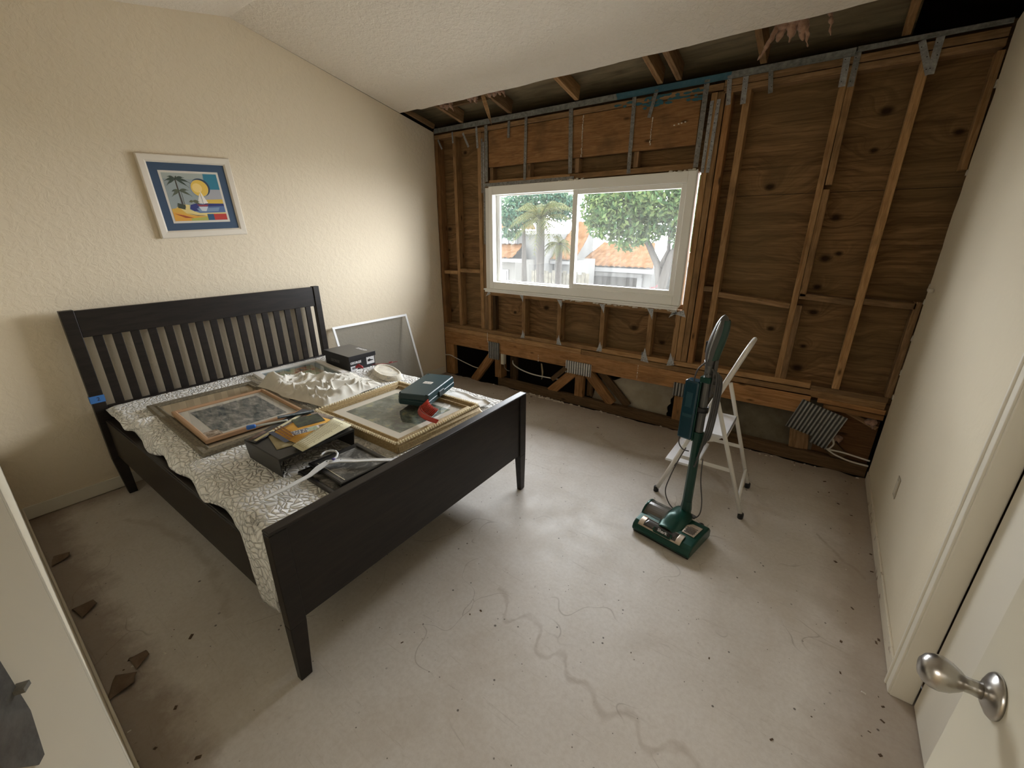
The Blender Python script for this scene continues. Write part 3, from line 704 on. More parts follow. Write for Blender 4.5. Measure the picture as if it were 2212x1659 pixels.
def glass(name, dirt):
    n = N(name); v = n.coord((1, 1, 1)); mp = n.n('Mapping'); mp.inputs['Scale'].default_value = (26, 1, 2.2); n.l(v, mp.inputs[0])
    st = n.noise(mp.outputs[0], 1.0, 5, .7, .5); x, y, z = n.sep(v)
    lowf = n.ramp(n.math('MULTIPLY_ADD', z, -1.6, 3.05), [(.0, .15), (1, 1)])
    f = n.math('MULTIPLY', n.math('MULTIPLY', n.ramp(st, [(.38, .25), (.68, 1)]), lowf), dirt)
    f = n.math('ADD', f, dirt*.22)
    tr = n.n('BsdfTransparent'); tl = n.n('BsdfTranslucent'); gl = n.n('BsdfGlossy'); fr = fresnel(n)
    tr.inputs[0].default_value = (.97, .99, .98, 1); tl.inputs[0].default_value = (.80, .82, .78, 1); gl.inputs['Roughness'].default_value = .02
    m1 = n.n('MixShader'); n.l(f, m1.inputs[0]); n.l(tr.outputs[0], m1.inputs[1]); n.l(tl.outputs[0], m1.inputs[2])
    m2 = n.n('MixShader'); n.l(fr, m2.inputs[0]); n.l(m1.outputs[0], m2.inputs[1]); n.l(gl.outputs[0], m2.inputs[2])
    n.l(m2.outputs[0], n.out.inputs[0]); return n.m
M_GLS = glass('dirty_glass', .040)
MB().add([(.79, .068, 1.14), (1.64, .068, 1.14), (1.64, .068, 1.952), (.79, .068, 1.952)], [(0, 1, 2, 3)]).build('pane', M_GLS, t)
MB().add([(1.676, .026, 1.168), (2.545, .026, 1.168), (2.545, .026, 1.925), (1.676, .026, 1.925)], [(0, 1, 2, 3)]).build('pane', M_GLS, sash)
MB().box(X0-.02, X1-.004, -.030, .02, 1.046, 1.060).box(X0-.01, X1-.01, -.022, .01, 1.026, 1.045).build('sill', M_VINYL, t, bevel=.004)
b = MB().use(M_CORE); r = random.Random(9)
for i in range(46):
    x = r.uniform(1.5, 2.6); s = r.uniform(.004, .014); z = 1.024+r.uniform(-.008, .004)
    b.hexa([(x-s, -.018, z-s*.5), (x+s, -.018, z-s*.4), (x+s, -.004, z-s*.5), (x-s, -.004, z-s*.5)], [(x-s, -.016, z+s*.4), (x+s*.6, -.016, z+s*.5), (x+s, -.004, z+s*.4), (x-s, -.004, z+s*.3)])
b.build('plaster_remnant', None, t)
b = MB().use(M_CORE)
for i in range(26):
    x = r.uniform(1.5, 1.75) if i < 16 else r.uniform(2.45, 2.62); s = r.uniform(.005, .014); z = 2.034+r.uniform(-.004, .006)
    b.hexa([(x-s, -.02, z-s*.3), (x+s, -.02, z-s*.3), (x+s, -.006, z-s*.3), (x-s, -.006, z-s*.3)], [(x-s*.4, -.018, z+s*.5), (x+s*.6, -.018, z+s*.4), (x+s, -.006, z+s*.4), (x-s, -.006, z+s*.3)])
b.build('plaster_remnant', None, t)

# ------------------------------------------------------------------ wires, junction box, insulation
M_WIRE = plain('white_cable_sheath', (.62, .60, .54), .5)
def cable(name, pts, r, label, m=None):
    # smooth catmull
    P = [Vector(p) for p in pts]; out = []
    for i in range(len(P)-1):
        a, b_, c, d = P[max(i-1, 0)], P[i], P[i+1], P[min(i+2, len(P)-1)]
        for k in range(8):
            t_ = k/8; out.append(.5*((2*b_)+(c-a)*t_+(2*a-5*b_+4*c-d)*t_*t_+(3*b_-a-3*c+d)*t_**3))
    out.append(P[-1]); o = MB().tube(out, r, 8).build(name, m or M_WIRE)
    return tag(o, label, 'cable') if label else o
cable('electric_cable', [(.004, -.006, .225), (.09, -.008, .235), (.16, .02, .20), (.28, .05, .155), (.42, .06, .125), (.52, .09, .12)], .0055, 'white cable sagging out of the left corner below beam')
cable('electric_cable', [(.93, .10, .285), (.98, .05, .262), (1.08, .045, .225), (1.22, .05, .20), (1.38, .06, .195), (1.53, .08, .195)], .0065, 'white cable sagging between the posts below the window')
cable('electric_cable', [(3.80, .0, .24), (3.815, -.004, .20), (3.80, .0, .16), (3.79, .01, .145), (3.88, .0, .150), (4.03, -.004, .135)], .006, 'upper white cable coming from the tilted corrugated plate')
cable('electric_cable', [(3.79, .02, .14), (3.84, .0, .12), (3.93, -.004, .10), (4.03, -.004, .095)], .006, 'lower white cable running into the right wall')
t = thing('junction_box', 'white electrical box on the upright truss post', 'junction box', (.872, -.004, .318))
MB().box(-.02, .02, -.012, .03, -.058, .058).build('box_body', plain('yellowed_plastic', (.55, .52, .42), .6), t, bevel=.003)
cable('cable_tail', [(.015, .01, -.05), (.02, .005, -.09), (.05, .01, -.12), (.075, .02, -.125)], .004, None, plain('grey_cable', (.20, .19, .17), .6)).parent = t
def insul(name, cx, cy, cz, drops, label, m):
    r = random.Random(int(cx*1000)); b = MB()
    for dx, L, wdt, lean in drops:
        n = 9; pts = []
        for i in range(n+1):
            u = i/n; pts.append((cx+dx+lean*u+r.uniform(-.006, .006), cy+r.uniform(-.008, .008)+.02*u, cz-L*u))
        b.tube(pts, [max(.003, 1.35*wdt*(1-u/n)**.7*(1+r.uniform(-.3, .3))) for u in range(n+1)], 7)
    o = b.build(name, m); md = o.modifiers.new('rough', 'DISPLACE'); tx = bpy.data.textures.new(name, 'CLOUDS'); tx.noise_scale = .02
    sb = o.modifiers.new('sub', 'SUBSURF'); sb.levels = 1; sb.render_levels = 1; o.modifiers.move(1, 0)
    md.texture = tx; md.strength = .016; return tag(o, label, 'insulation', 'pink insulation tufts hanging from the roof space')
def pinkmat():
    n = N('pink_fibreglass'); v = n.coord(); a = n.noise(v, 40, 5, .7)
    n.set(n.mix(n.ramp(a, [(.3, 0), (.7, 1)]), (.24, .13, .085), (.46, .29, .20)), .95, sheen=.3); n.bump(a, .6, .004); return n.m
M_PINK = pinkmat()
insul('insulation_tuft', 3.10, -.36, 2.70, [(-.02, .10, .034, -.02), (.02, .11, .036, .0), (.06, .12, .036, .02), (-.03, .17, .018, -.10), (.07, .15, .014, .04)], 'largest pink insulation tuft, hanging right of the blue paint', M_PINK)
insul('insulation_tuft', 1.02, -.36, 2.705, [(0, .05, .03, 0), (.04, .06, .03, .01), (.09, .055, .03, .02), (.13, .07, .012, .02)], 'pink insulation tuft behind the second rafter', M_PINK)
insul('insulation_tuft', .80, -.35, 2.70, [(0, .05, .025, 0), (.05, .06, .03, .01)], 'smaller pink tuft between the first two rafters', M_PINK)
insul('insulation_tuft', .50, -.33, 2.69, [(-.05, .05, .02, .01), (0, .05, .03, 0), (.06, .07, .018, .02)], 'pink insulation tuft nearest to the left wall', M_PINK)
insul('insulation_tuft', 3.28, -.33, 2.69, [(0, .10, .010, .02)], 'single pink strip hanging alone at upper right', M_PINK)
insul('insulation_tuft', 3.80, .03, .245, [(0, .06, .026, .01), (-.03, .05, .02, 0), (.03, .05, .02, .02)], 'clump of insulation under tilted corrugated plate at right', M_PINK)
insul('insulation_tuft', 3.985, .02, .42, [(0, .07, .022, .01), (-.02, .05, .02, .0)], 'clump of insulation in the lower right corner of stripped wall', M_PINK)
b = MB()
for dx, tip in ((0, .03), (.012, .0), (-.012, .015)):
    b.tube([(.945+dx, -.35, 2.68), (.90+dx*1.2, -.24, 2.61), (.84+dx*.8, -.13, 2.565+tip*.3), (.79+dx*.5, -.05, 2.535+tip)], [.008, .006, .004, .0012], 5)
tag(b.build('wood_splinter', M_STUD), 'long torn wood splinters dangling over the steel rail at left', 'wood splinter')
# hanging torn paper strip in the crawl space
tag(MB().prism([(-.01, .09), (.006, .085), (.022, 0), (.014, -.07), (0, -.09), (.004, -.02)], .002, (1.33, .06, .245), (1, 0, 0), (0, 0, 1), (0, 1, 0)).build('torn_paper', plain('torn_paper', (.40, .32, .20), .9)), 'torn brown paper strip hanging under the beam', 'paper')
b = MB(); r = random.Random(15)
for i in range(46):
    x = 1.98+.66*r.random(); z = 2.508+r.uniform(-.030, .040)-.03*abs(x-2.45); s = r.uniform(.012, .045)
    k = 7; P_ = [(x+s*r.uniform(.6, 1.1)*math.cos(a*2*math.pi/k), z+.010*r.uniform(.5, 1.2)*math.sin(a*2*math.pi/k)) for a in range(k)]
    b.prism(P_, .0004, (0, -.0012-.00002*i, 0), (1, 0, 0), (0, 0, 1), (0, 1, 0))
o = b.build('blue_overspray', plain('blue_overspray', (.035, .13, .17), .8)); tag(o, 'blue paint overspray on the plate and header under the rail', 'paint stain')['kind'] = 'stuff'
# white drips on header and beam
b = MB()
for x, z0, z1 in ((1.70, 2.20, 2.50), (2.27, 2.24, 2.41), (.66, .47, .58)):
    r = random.Random(int(x*100)); z = z1
    while z > z0:
        h = r.uniform(.006, .022); x_ = x+r.uniform(-.003, .003); wd = r.uniform(.0015, .004)
        b.box(x_-wd, x_+wd, -.003, .0038, z-h, z); z -= h+r.uniform(.001, .005)
for x, z0, z1 in ((1.325, .37, .44), (2.36, .39, .52)):
    r = random.Random(int(x*100)); z = z1
    while z > z0:
        h = r.uniform(.006, .02); wd = r.uniform(.001, .0035); b.box(x-wd, x+wd, -.0015, .001, z-h, z); z -= h+r.uniform(.004, .012)
for dx in (0, .03, .05, .075): b.box(2.43+dx, 2.44+dx, -.001, .005, 2.335+dx*.15, 2.341+dx*.15)
o = b.build('paint_drip', plain('drip_white', (.70, .66, .56), .7)); tag(o, 'white drip lines on the header and the long beam', 'paint drips')['kind'] = 'stuff'
# ------------------------------------------------------------------ bed
def bedwood():
    n = N('espresso_wood'); v = n.coord((1, 1, 1)); mp = n.n('Mapping'); mp.inputs['Scale'].default_value = (10, 1.2, 10); n.l(v, mp.inputs[0])
    g = n.noise(mp.outputs[0], 4, 5, .6, .6)
    n.set(n.mix(n.ramp(g, [(.35, 0), (.65, 1)]), (.0085, .0062, .005), (.019, .0135, .0105)), .42, 0, .35); n.bump(g, .06, .002); return n.m
M_BED = bedwood()
BX, BY = 1.15, -2.28
bed = thing('bed', 'dark brown slatted wooden bed with tall headboard against left wall', 'bed', (BX, BY, 0))
def bb(mb, name, m=M_BED, parent=bed, bevel=.003, **k):
    o = mb.build(name, m, parent, bevel, **k)
    if parent is bed: o.location = (-BX, -BY, 0)
    return o
# footboard frame: u runs from the near corner to the far corner, w inward
FO = Vector((2.238, -3.057, 0)); FU = Vector((-.052, 1.567, 0)).normalized(); FW = Vector((-FU.y, FU.x, 0)); FL = 1.568
def FP(u, w, z): p = FO+FU*u+FW*w; return (p.x, p.y, z)
def fbox(b, u0, u1, w0, w1, z0, z1): b.hexa([FP(u0, w0, z0), FP(u1, w0, z0), FP(u1, w1, z0), FP(u0, w1, z0)], [FP(u0, w0, z1), FP(u1, w0, z1), FP(u1, w1, z1), FP(u0, w1, z1)])
b = MB(); fbox(b, .062, FL-.062, .008, .034, .268, .668); bb(b, 'footboard')
b = MB(); fbox(b, .0, FL, -.002, .046, .668, .680); b2 = b
bb(b, 'footboard_cap', bevel=.005)
for u0, u1, ui in ((0, .062, .045), (FL, FL-.062, FL-.045)):
    b = MB()
    def q(w0, w1, z, ub): return [FP(u0, w0, z), FP(ub, w0, z), FP(ub, w1, z), FP(u0, w1, z)]
    b.hexa(q(0, .044, .262, u1), q(0, .044, .668, u1)); b.hexa(q(.006, .036, .0, ui), q(0, .044, .262, u1))
    bb(b, 'leg')
# headboard: leans back slightly
HY0, HY1 = -3.092, -1.545
def HX(z): return .140-.030*z/1.18
def hbox(b, y0, y1, w0, w1, z0, z1, yy=None):
    y0b, y1b = yy or (y0, y1)
    b.hexa([(HX(z0)-w1, y0b, z0), (HX(z0)-w0, y0b, z0), (HX(z0)-w0, y1b, z0), (HX(z0)-w1, y1b, z0)],
           [(HX(z1)-w1, y0, z1), (HX(z1)-w0, y0, z1), (HX(z1)-w0, y1, z1), (HX(z1)-w1, y1, z1)])
b = MB(); hbox(b, HY0+.062, HY1-.05, .008, .034, 1.028, 1.183); bb(b, 'headboard_rail')
b = MB(); hbox(b, HY0+.062, HY1-.05, .008, .034, .36, .602); bb(b, 'headboard_lower_rail')
for y0, y1, yi in ((HY0, HY0+.062, (HY0+.022, HY0+.066)), (HY1, HY1-.050, (HY1-.004, HY1-.045))):
    b = MB(); hbox(b, min(y0, y1), max(y0, y1), 0, .045, .26, 1.188); hbox(b, min(y0, y1), max(y0, y1), 0, .045, 0, .26, (min(yi), max(yi)))
    bb(b, 'headboard_post')
s0, s1 = HY0+.062, HY1-.05; P = (s1-s0+.044)/17
for i in range(16):
    y = s0-.044+P*(i+1); b = MB(); hbox(b, y, y+.044, .013, .029, .600, 1.030); bb(b, 'slat', bevel=.002)
# side rails
def srail(ya, yb, w, xe=2.20, name='side_rail'):
    b = MB(); s = 1 if w > 0 else -1
    def q(z, o0, o1): return [(.14, ya+o0*s, z), (xe, yb+o0*s, z), (xe, yb+o1*s, z), (.14, ya+o1*s, z)]
    b.hexa(q(.278, 0, .024), q(.522, 0, .024)); b.hexa(q(.502, .0, .050), q(.524, .008, .050))
    bb(b, name)
srail(-3.064, -3.036, 1); srail(-1.56, -1.535, -1, 2.145)
b = MB()
for i in range(12): b.box(.25+i*.16, .33+i*.16, -3.01, -1.585, .385, .400)
b.box(.14, 2.15, -3.01, -2.985, .36, .385).box(.14, 2.14, -1.61, -1.585, .36, .385); bb(b, 'slat_base')
t = thing('painters_tape', 'blue tape wrapped on the near headboard post, marked 2', 'tape', (HX(.66)+.0008, HY0+.03, .657))
MB().box(-.0005, .0008, -.034, .034, -.022, .022).box(-.03, .0008, -.0345, -.0335, -.022, .022).build('tape_strip', plain('blue_tape', (.045, .17, .46), .6), t)
text('2', .032, plain('marker_ink', (.02, .02, .05), .6), t, (.0012, .004, 0), (math.pi/2, 0, math.pi/2))
M_MAT = plain('grey_ticking', (.16, .165, .17), .9)
tag(MB().box(.17, 2.125, -3.005, -1.60, .400, .585).build('mattress', M_MAT, bevel=.03, seg=4), 'thin grey mattress showing between bed rail and white quilt', 'mattress')

# ------------------------------------------------------------------ quilt
def quiltmat():
    n = N('white_quilt'); v = n.coord((1, 1, 1))
    nz = n.n('TexNoise'); n.l(v, nz.inputs['Vector']); nz.inputs['Scale'].default_value = 9; nz.inputs['Detail'].default_value = 2
    ad = n.n('VectorMath', _operation='MULTIPLY_ADD'); n.l(nz.outputs[1], ad.inputs[0]); ad.inputs[1].default_value = (.09, .09, .09); n.l(v, ad.inputs[2])
    mp = n.n('Mapping'); mp.inputs['Scale'].default_value = (1, 1.7, 1); mp.inputs['Rotation'].default_value = (0, 0, .7); n.l(ad.outputs[0], mp.inputs[0])
    e = n.vor(mp.outputs[0], 30, 'DISTANCE_TO_EDGE'); h = n.ramp(e.outputs['Distance'], [(0, 0), (.12, .65), (.4, 1)])
    n.set(n.mix(n.ramp(e.outputs['Distance'], [(0, .25), (.1, 0)]), (.86, .85, .82), (.70, .675, .63)), .95, 0, .1, sheen=.2)
    n.bump(h, .9, .012); return n.m
M_QUILT = quiltmat()
def hash2(i, j, s=0):
    x = math.sin(i*127.1+j*311.7+s*74.7)*43758.5453; return x-math.floor(x)
def vnoise(x, y, s=0):
    i, j = math.floor(x), math.floor(y); fx, fy = x-i, y-j; fx = fx*fx*(3-2*fx); fy = fy*fy*(3-2*fy)
    return (hash2(i, j, s)*(1-fx)+hash2(i+1, j, s)*fx)*(1-fy)+(hash2(i, j+1, s)*(1-fx)+hash2(i+1, j+1, s)*fx)*fy
def sstep(a, b_, x): t_ = min(1, max(0, (x-a)/(b_-a))); return t_*t_*(3-2*t_)
QZ = .604
def quilt(u, v):
    x = .150+(2.188-.046*(1-v)-.150)*u
    top = 1.46; head = sstep(.26, .10, u)
    drop = .058+.012*math.sin(x*9.5)+.008*math.sin(x*21+1)+.010*math.sin(x*4)
    drop = drop*(1-head)+.004*head+.27*sstep(1.93, 2.06, x)*(1-.10*sstep(2.10, 2.18, x))
    over = 1.47+drop; s = v*over
    h = .0035*(vnoise(x*9, s*9)-.5)+.003*(vnoise(x*22, s*22, 3)-.5)
    if s < .02: y, z = -1.535-.0*s, QZ-.018+.018*(s/.02)
    else:
        yy = min(s, 1.47); y = -1.535-(yy-.02)*1.018; z = QZ
    ex = s-1.47
    y0 = -3.022
    if s > 1.40:
        # round the near edge
        a = sstep(1.40, 1.50, s); z -= .012*a*(1-head*.8)
    if ex > 0:
        y = -1.535-1.45*1.018-.018*sstep(0, .03, ex)-.012*math.sin(x*17)*sstep(0, .05, ex)-.022*sstep(1.9, 2.05, x)*sstep(0, .08, ex)
        z = QZ-.012-ex
        if head > 0: y -= .035*head; z += .6*ex*head
        x -= .05*sstep(.05, .28, ex)*sstep(1.95, 2.1, x)
    # rolled hem with raised fold near the head
    f = math.exp(-((x-.60)/.035)**2)*sstep(1.25, 1.46, s); z += .024*f
    f2 = math.exp(-((x-.52)/.03)**2)*sstep(1.25, 1.46, s); z -= .012*f2
    return (x, y+h, z+h*1.2)
b = MB().grid(quilt, 150, 170)
q = b.build('quilt', M_QUILT); md = q.modifiers.new('thickness', 'SOLIDIFY'); md.thickness = .008; md.offset = -1
tag(q, 'white quilted bedspread with embossed leaf stitching on the bed', 'quilt')

# ------------------------------------------------------------------ framed pictures
def artmat(name, c, sc=6, stretch=(1, 1, 1), seed=0):
    n = N(name); v = n.coord(stretch, loc=(seed, seed*.7, 0)); a = n.noise(v, sc, 6, .65, .4); a2 = n.noise(v, sc*3.1, 4, .6)
    col = n.ramp(a, [(.35+.30*i/(len(c)-1), x) for i, x in enumerate(c)])
    col = n.mix(n.ramp(a2, [(.55, 0), (.7, .5)]), col, c[-1]); n.set(col, .6); return n.m
def glassy(name, tint=(.9, .9, .9), f=.06):
    n = N(name); tr = n.n('BsdfTransparent'); gl = n.n('BsdfGlossy'); fr = fresnel(n)
    tr.inputs[0].default_value = (.96, .97, .96, 1); gl.inputs['Roughness'].default_value = .03
    m = n.n('MixShader'); n.l(fr, m.inputs[0]); n.l(tr.outputs[0], m.inputs[1]); n.l(gl.outputs[0], m.inputs[2]); n.l(m.outputs[0], n.out.inputs[0]); return n.m
M_PICGL = glassy('picture_glass')
def picture(name, label, c, size, rotz, wd, ht, mframe, mmat, matw, mart, rx=0, ry=0, prof=None, art=None, matz=None, artrect=None):
    t = thing(name, label, 'picture', c, (rx, ry, rotz)); X, Y = size[0]/2, size[1]/2
    MB().frame(-X, X, -Y, Y, wd, 0, ht, prof).build('frame', mframe, t, bevel=.0015)
    mz = matz if matz is not None else ht*.45
    MB().box(-X+wd*.7, X-wd*.7, -Y+wd*.7, Y-wd*.7, .002, mz).build('mat_board', mmat, t)
    if art is None:
        a = artrect or (-X+wd+matw, X-wd-matw, -Y+wd+matw, Y-wd-matw)
        MB().box(a[0], a[1], a[2], a[3], mz, mz+.0006).build('print', mart, t)
    MB().add([(-X+wd*.8, -Y+wd*.8, mz+.003), (X-wd*.8, -Y+wd*.8, mz+.003), (X-wd*.8, Y-wd*.8, mz+.003), (-X+wd*.8, Y-wd*.8, mz+.003)], [(0, 1, 2, 3)]).build('glass', M_PICGL, t)
    return t
def stripewood(name, a, c, sc=60):
    n = N(name); v = n.coord((1, 1, 1)); g = n.noise(v, sc, 4, .6); n.set(n.mix(n.ramp(g, [(.35, 0), (.65, 1)]), a, c), .5, .0, .4); return n.m
M_TAUPE = stripewood('taupe_frame', (.10, .085, .058), (.21, .18, .125), 90)
picture('picture_frame', 'large taupe-grey framed picture with tan mat, under the copper frame', (.872, -2.628, QZ+.002), (.945, .590), math.radians(-2.2), .050, .020,
        M_TAUPE, plain('tan_mat', (.48, .38, .255), .85), 0, artmat('grey_blue_print', [(.12, .16, .19), (.22, .25, .26), (.28, .31, .31)], 7),
        artrect=(-.27, .06, .03, .215), prof=[(0, 0), (0, .017), (.006, .021), (.03, .016), (.042, .020), (.050, .016), (.050, 0)])
picture('picture_frame', 'copper-coloured framed grey town view lying on the taupe frame', (.975, -2.632, QZ+.0235), (.560, .490), math.radians(-2.8), .024, .022,
        N('copper_frame').set((.42, .26, .15), .42, .15).m, plain('cream_mat', (.60, .56, .50), .8), .046,
        artmat('town_print', [(.05, .06, .07), (.15, .16, .155), (.27, .255, .235), (.48, .44, .41)], 16, (.7, 1.6, 1)), prof=[(0, 0), (0, .020), (.004, .023), (.016, .023), (.024, .015), (.024, 0)])
t = thing('photo_card', 'small brown photo tucked in near corner of the copper frame', 'photo', (1.185, -2.835, QZ+.041), (0, 0, math.radians(-2.8)))
MB().box(-.050, .050, -.034, .034, 0, .0012).build('photo_print', artmat('sepia_photo', [(.05, .035, .025), (.16, .11, .07), (.55, .47, .38)], 22, seed=3), t)
picture('picture_frame', 'white framed colourful picture under the crumpled garment', (.520, -2.018, QZ+.002), (.535, .490), math.radians(-6.5), .040, .022,
        plain('white_frame', (.84, .82, .79), .5), plain('pale_blue_mat', (.30, .36, .38), .7), .055,
        artmat('bright_print', [(.10, .22, .26), (.32, .38, .20), (.45, .42, .30), (.42, .14, .06), (.12, .12, .10)], 5, (1, 2, 1), 2))
GOLDC = N('gold_leaf'); _v = GOLDC.coord((1, 1, 1)); _g = GOLDC.noise(_v, 120, 4, .6)
GOLDC.set(GOLDC.mix(GOLDC.ramp(_g, [(.35, 0), (.65, 1)]), (.27, .185, .075), (.46, .34, .17)), .42, .25); M_GOLD = GOLDC.m
gp = [(-.004, 0), (-.002, .030), (0, .046), (.012, .050), (.020, .040), (.034, .036), (.046, .044), (.052, .044), (.058, .030), (.058, 0)]
gx, gy = .708, .612
t = picture('picture_frame', 'gold framed landscape under the dark green case, rope-edged frame', (1.685, -2.070, QZ+.002), (gx, gy), math.radians(.3), .058, .05,
            M_GOLD, plain('ivory_mat', (.66, .60, .52), .8), .062,
            artmat('landscape_print', [(.020, .024, .018), (.06, .075, .055), (.15, .18, .15), (.30, .29, .15)], 9, (1, 1.3, 1), 5), prof=gp, matz=.028)
b = MB(); X, Y = gx/2-.005, gy/2-.005
for ax, L, o in (('x', X, -Y), ('x', X, Y), ('y', Y, -X), ('y', Y, X)):
    k = int(2*L/.016)
    for i in range(k):
        p = -L+2*L*(i+.5)/k; c = (p, o, .050) if ax == 'x' else (o, p, .050); s = .0048
        dx, dy = (s, .008) if ax == 'x' else (.008, s)
        b.hexa([(c[0]-dx, c[1]-dy, .045), (c[0]+dx, c[1]-dy, .045), (c[0]+dx, c[1]+dy, .045), (c[0]-dx, c[1]+dy, .045)],
               [(c[0]-dx*.5, c[1]-dy*.6, .0555), (c[0]+dx*.5, c[1]-dy*.6, .0555), (c[0]+dx*.5, c[1]+dy*.6, .0555), (c[0]-dx*.5, c[1]+dy*.6, .0555)])
b.build('rope_trim', N('pale_gold').set((.92, .82, .58), .4, .1).m, t)
MB().hexa([(.352, -.30, .004), (.366, -.30, .004), (.392, .30, .004), (.350, .30, .004)], [(.352, -.30, .034), (.358, -.30, .032), (.372, .29, .024), (.352, .30, .038)]).build('outer_flare', M_GOLD, t)

# ------------------------------------------------------------------ shoe box
M_BLK = plain('black_card', (.016, .016, .018), .45)
M_BLKT = plain('black_card_top', (.045, .046, .050), .35, spec=.6)
M_WHT = plain('white_print', (.72, .72, .74), .6); M_GRYT = plain('grey_print', (.16, .15, .15), .6)
t = thing('shoe_box', 'black lidded shoe box with white lettering near the far headboard post', 'shoe box', (.565, -1.630, QZ), (0, 0, math.radians(-1.5)))
MB().box(-.172, .172, -.112, .112, 0, .098).build('box_body', M_BLK, t, bevel=.0015)
lid = MB().use(M_BLK).box(-.178, .178, -.118, .118, .084, .1165).use(M_BLKT).box(-.1775, .1775, -.1175, .1175, .1165, .118).build('lid', None, t, bevel=.0012)
text('GEORGE', .032, M_GRYT, t, (-.03, -.1126, .052), (math.pi/2, 0, 0), bold=.0006)
text('GEORGE', .024, M_WHT, t, (.1726, -.060, .060), (math.pi/2, 0, math.pi/2), bold=.0008)
text('GEORGE', .034, M_WHT, lid, (.05, .082, .1182), (0, 0, math.pi), bold=.0008)
L = MB().use(M_WHT).box(.172, .1728, .035, .104, .024, .094).use(M_BLK)
L.prism([(.044+.0, .050), (.046, .064), (.053, .062), (.062, .068), (.070, .060), (.084, .056), (.095, .054), (.095, .048), (.070, .047), (.058, .044), (.044, .046)], .0004, (.1728, 0, 0), (0, 1, 0), (0, 0, 1), (1, 0, 0))
for i, (y, w) in enumerate(((.043, .010), (.062, .008), (.074, .005), (.088, .008))): L.box(.1728, .1731, y, y+w, .080, .088)
L.build('size_label', None, t)
L = MB().use(M_WHT).box(.172, .1728, -.107, -.052, .002, .036).use(M_BLK)
r = random.Random(2); y = -.098
while y < -.062:
    w_ = r.choice((.0007, .0012, .002)); L.box(.1728, .1731, y, y+w_, .010, .028); y += w_+r.choice((.0008, .0014))
L.build('barcode_label', None, t)

# ------------------------------------------------------------------ crumpled garment, cap, sheet
def clothmat(name, a, bmp=.25):
    n = N(name); v = n.coord(); g = n.noise(v, 18, 4, .6); n.set(a, .9, 0, .15, sheen=.25); n.bump(g, bmp, .006); return n.m
M_CLOTH = clothmat('off_white_cloth', (.68, .655, .585))
A_, B_, C_, D_ = Vector((.55, -2.36)), Vector((.84, -1.80)), Vector((1.22, -1.815)), Vector((1.275, -2.30))
def garm(u, v):
    # u along A->B, v across A->D ; irregular outline
    ww = .07*(vnoise(u*4, v*4, 1)-.5)
    p = (A_*(1-u)+B_*u)*(1-v)+(D_*(1-u)+C_*u)*v
    edge = min(u, 1-u, v, 1-v); e = sstep(0, .10, edge)
    r1 = abs(math.sin((u*1.7-v*2.6+vnoise(u*3, v*3, 2)*1.1)*math.pi)); r2_ = abs(math.sin((v*4.4+u*1.2+vnoise(u*5, v*5, 5)*.9)*math.pi))
    h = .010+.034*(1-r1)**1.3+.022*(1-r2_)**2+.016*vnoise(u*7, v*7, 4)+.006*vnoise(u*17, v*17, 8)+.020*(1-abs(math.sin((v*9+u*4+vnoise(u*6, v*6, 11)*2.2)*math.pi)))**3
    loop = math.exp(-((u-.10)**2/.018+(v-.12)**2/.02)); h += .045*loop
    over = sstep(.78, .66, p.x)*.018*sstep(-2.36, -2.2, p.y)+.018
    h = h*e*(1-.55*sstep(.62, .95, u))+.004
    return (p.x+ww*e+.012*(vnoise(u*9, v*2, 7)-.5), p.y+ww*.6*e+.03*(vnoise(u*3, v*6, 9)-.5), QZ+over+h)
o = MB().grid(garm, 110, 110).build('garment', M_CLOTH, solid=.002); tag(o, 'crumpled off-white garment heaped between the white and gold frames', 'clothing')
def cap(u, v):
    a = u*2*math.pi; R = v; x = 1.01+.19*R*math.cos(a)*(1+.07*math.sin(3*a)); y = -1.625+.100*R*math.sin(a)*(1+.10*math.cos(2*a))-.05*R*math.cos(a)
    z = QZ+.012+.014*sstep(1, .80, R)+.006*vnoise(x*18, y*18, 3)*sstep(1, .7, R)+.012*math.exp(-((R-.86)/.08)**2)
    return (x, y, z-.010*sstep(.93, 1.0, R))
def capmat():
    n = N('printed_cotton'); v = n.coord((1, 1, 1)); g = n.noise(v, 34, 4, .7, .5)
    n.set(n.mix(n.ramp(g, [(.54, 0), (.62, .55)]), (.70, .66, .56), (.33, .36, .38)), .9); n.bump(n.noise(v, 25, 3), .2, .004); return n.m
o = MB().grid(cap, 48, 16).build('folded_garment', capmat()); tag(o, 'folded pale garment with faint grey print right of shoe box', 'clothing')
def sheet(u, v):
    x = 1.70+.33*u-.02*v; y = -1.585-.05*u-.14*v*(1-.25*u)
    return (x, y, QZ+.008+.010*vnoise(x*15, y*15, 2)+.010*math.exp(-((v-.1)/.1)**2)+.012*math.exp(-((u-.85)/.08)**2))
o = MB().grid(sheet, 24, 20).build('pillowcase', clothmat('smooth_white_cotton', (.78, .77, .74), .08), solid=.002); tag(o, 'smooth white pillowcase on the quilt behind the gold frame', 'pillowcase')
M_RED = plain('red_ribbon', (.30, .02, .025), .5)
t = thing('hair_clip', 'small dark red clip on the garment below the shoe box', 'clip', (.845, -1.745, QZ+.055), (0, 0, .5))
MB().tube([(-.022, 0, 0), (0, .003, .010), (.022, 0, .006), (.032, 0, -.004)], [.010, .012, .010, .008], 10).build('barrel', M_RED, t)
MB().tube([(-.02, .008, .008), (-.01, .012, .020), (.005, .010, .022)], .003, 8).build('loop', M_RED, t)
o = MB().tube([(.80+.012*i, -1.60+.022*i+.006*math.sin(i*2), QZ+.03+.004*math.sin(i)) for i in range(9)], .0022, 6)
o.tube([(.875+.014*math.cos(k*.7), -1.475+.014*math.sin(k*.7), QZ+.036) for k in range(9)], .0025, 6, closed=True)
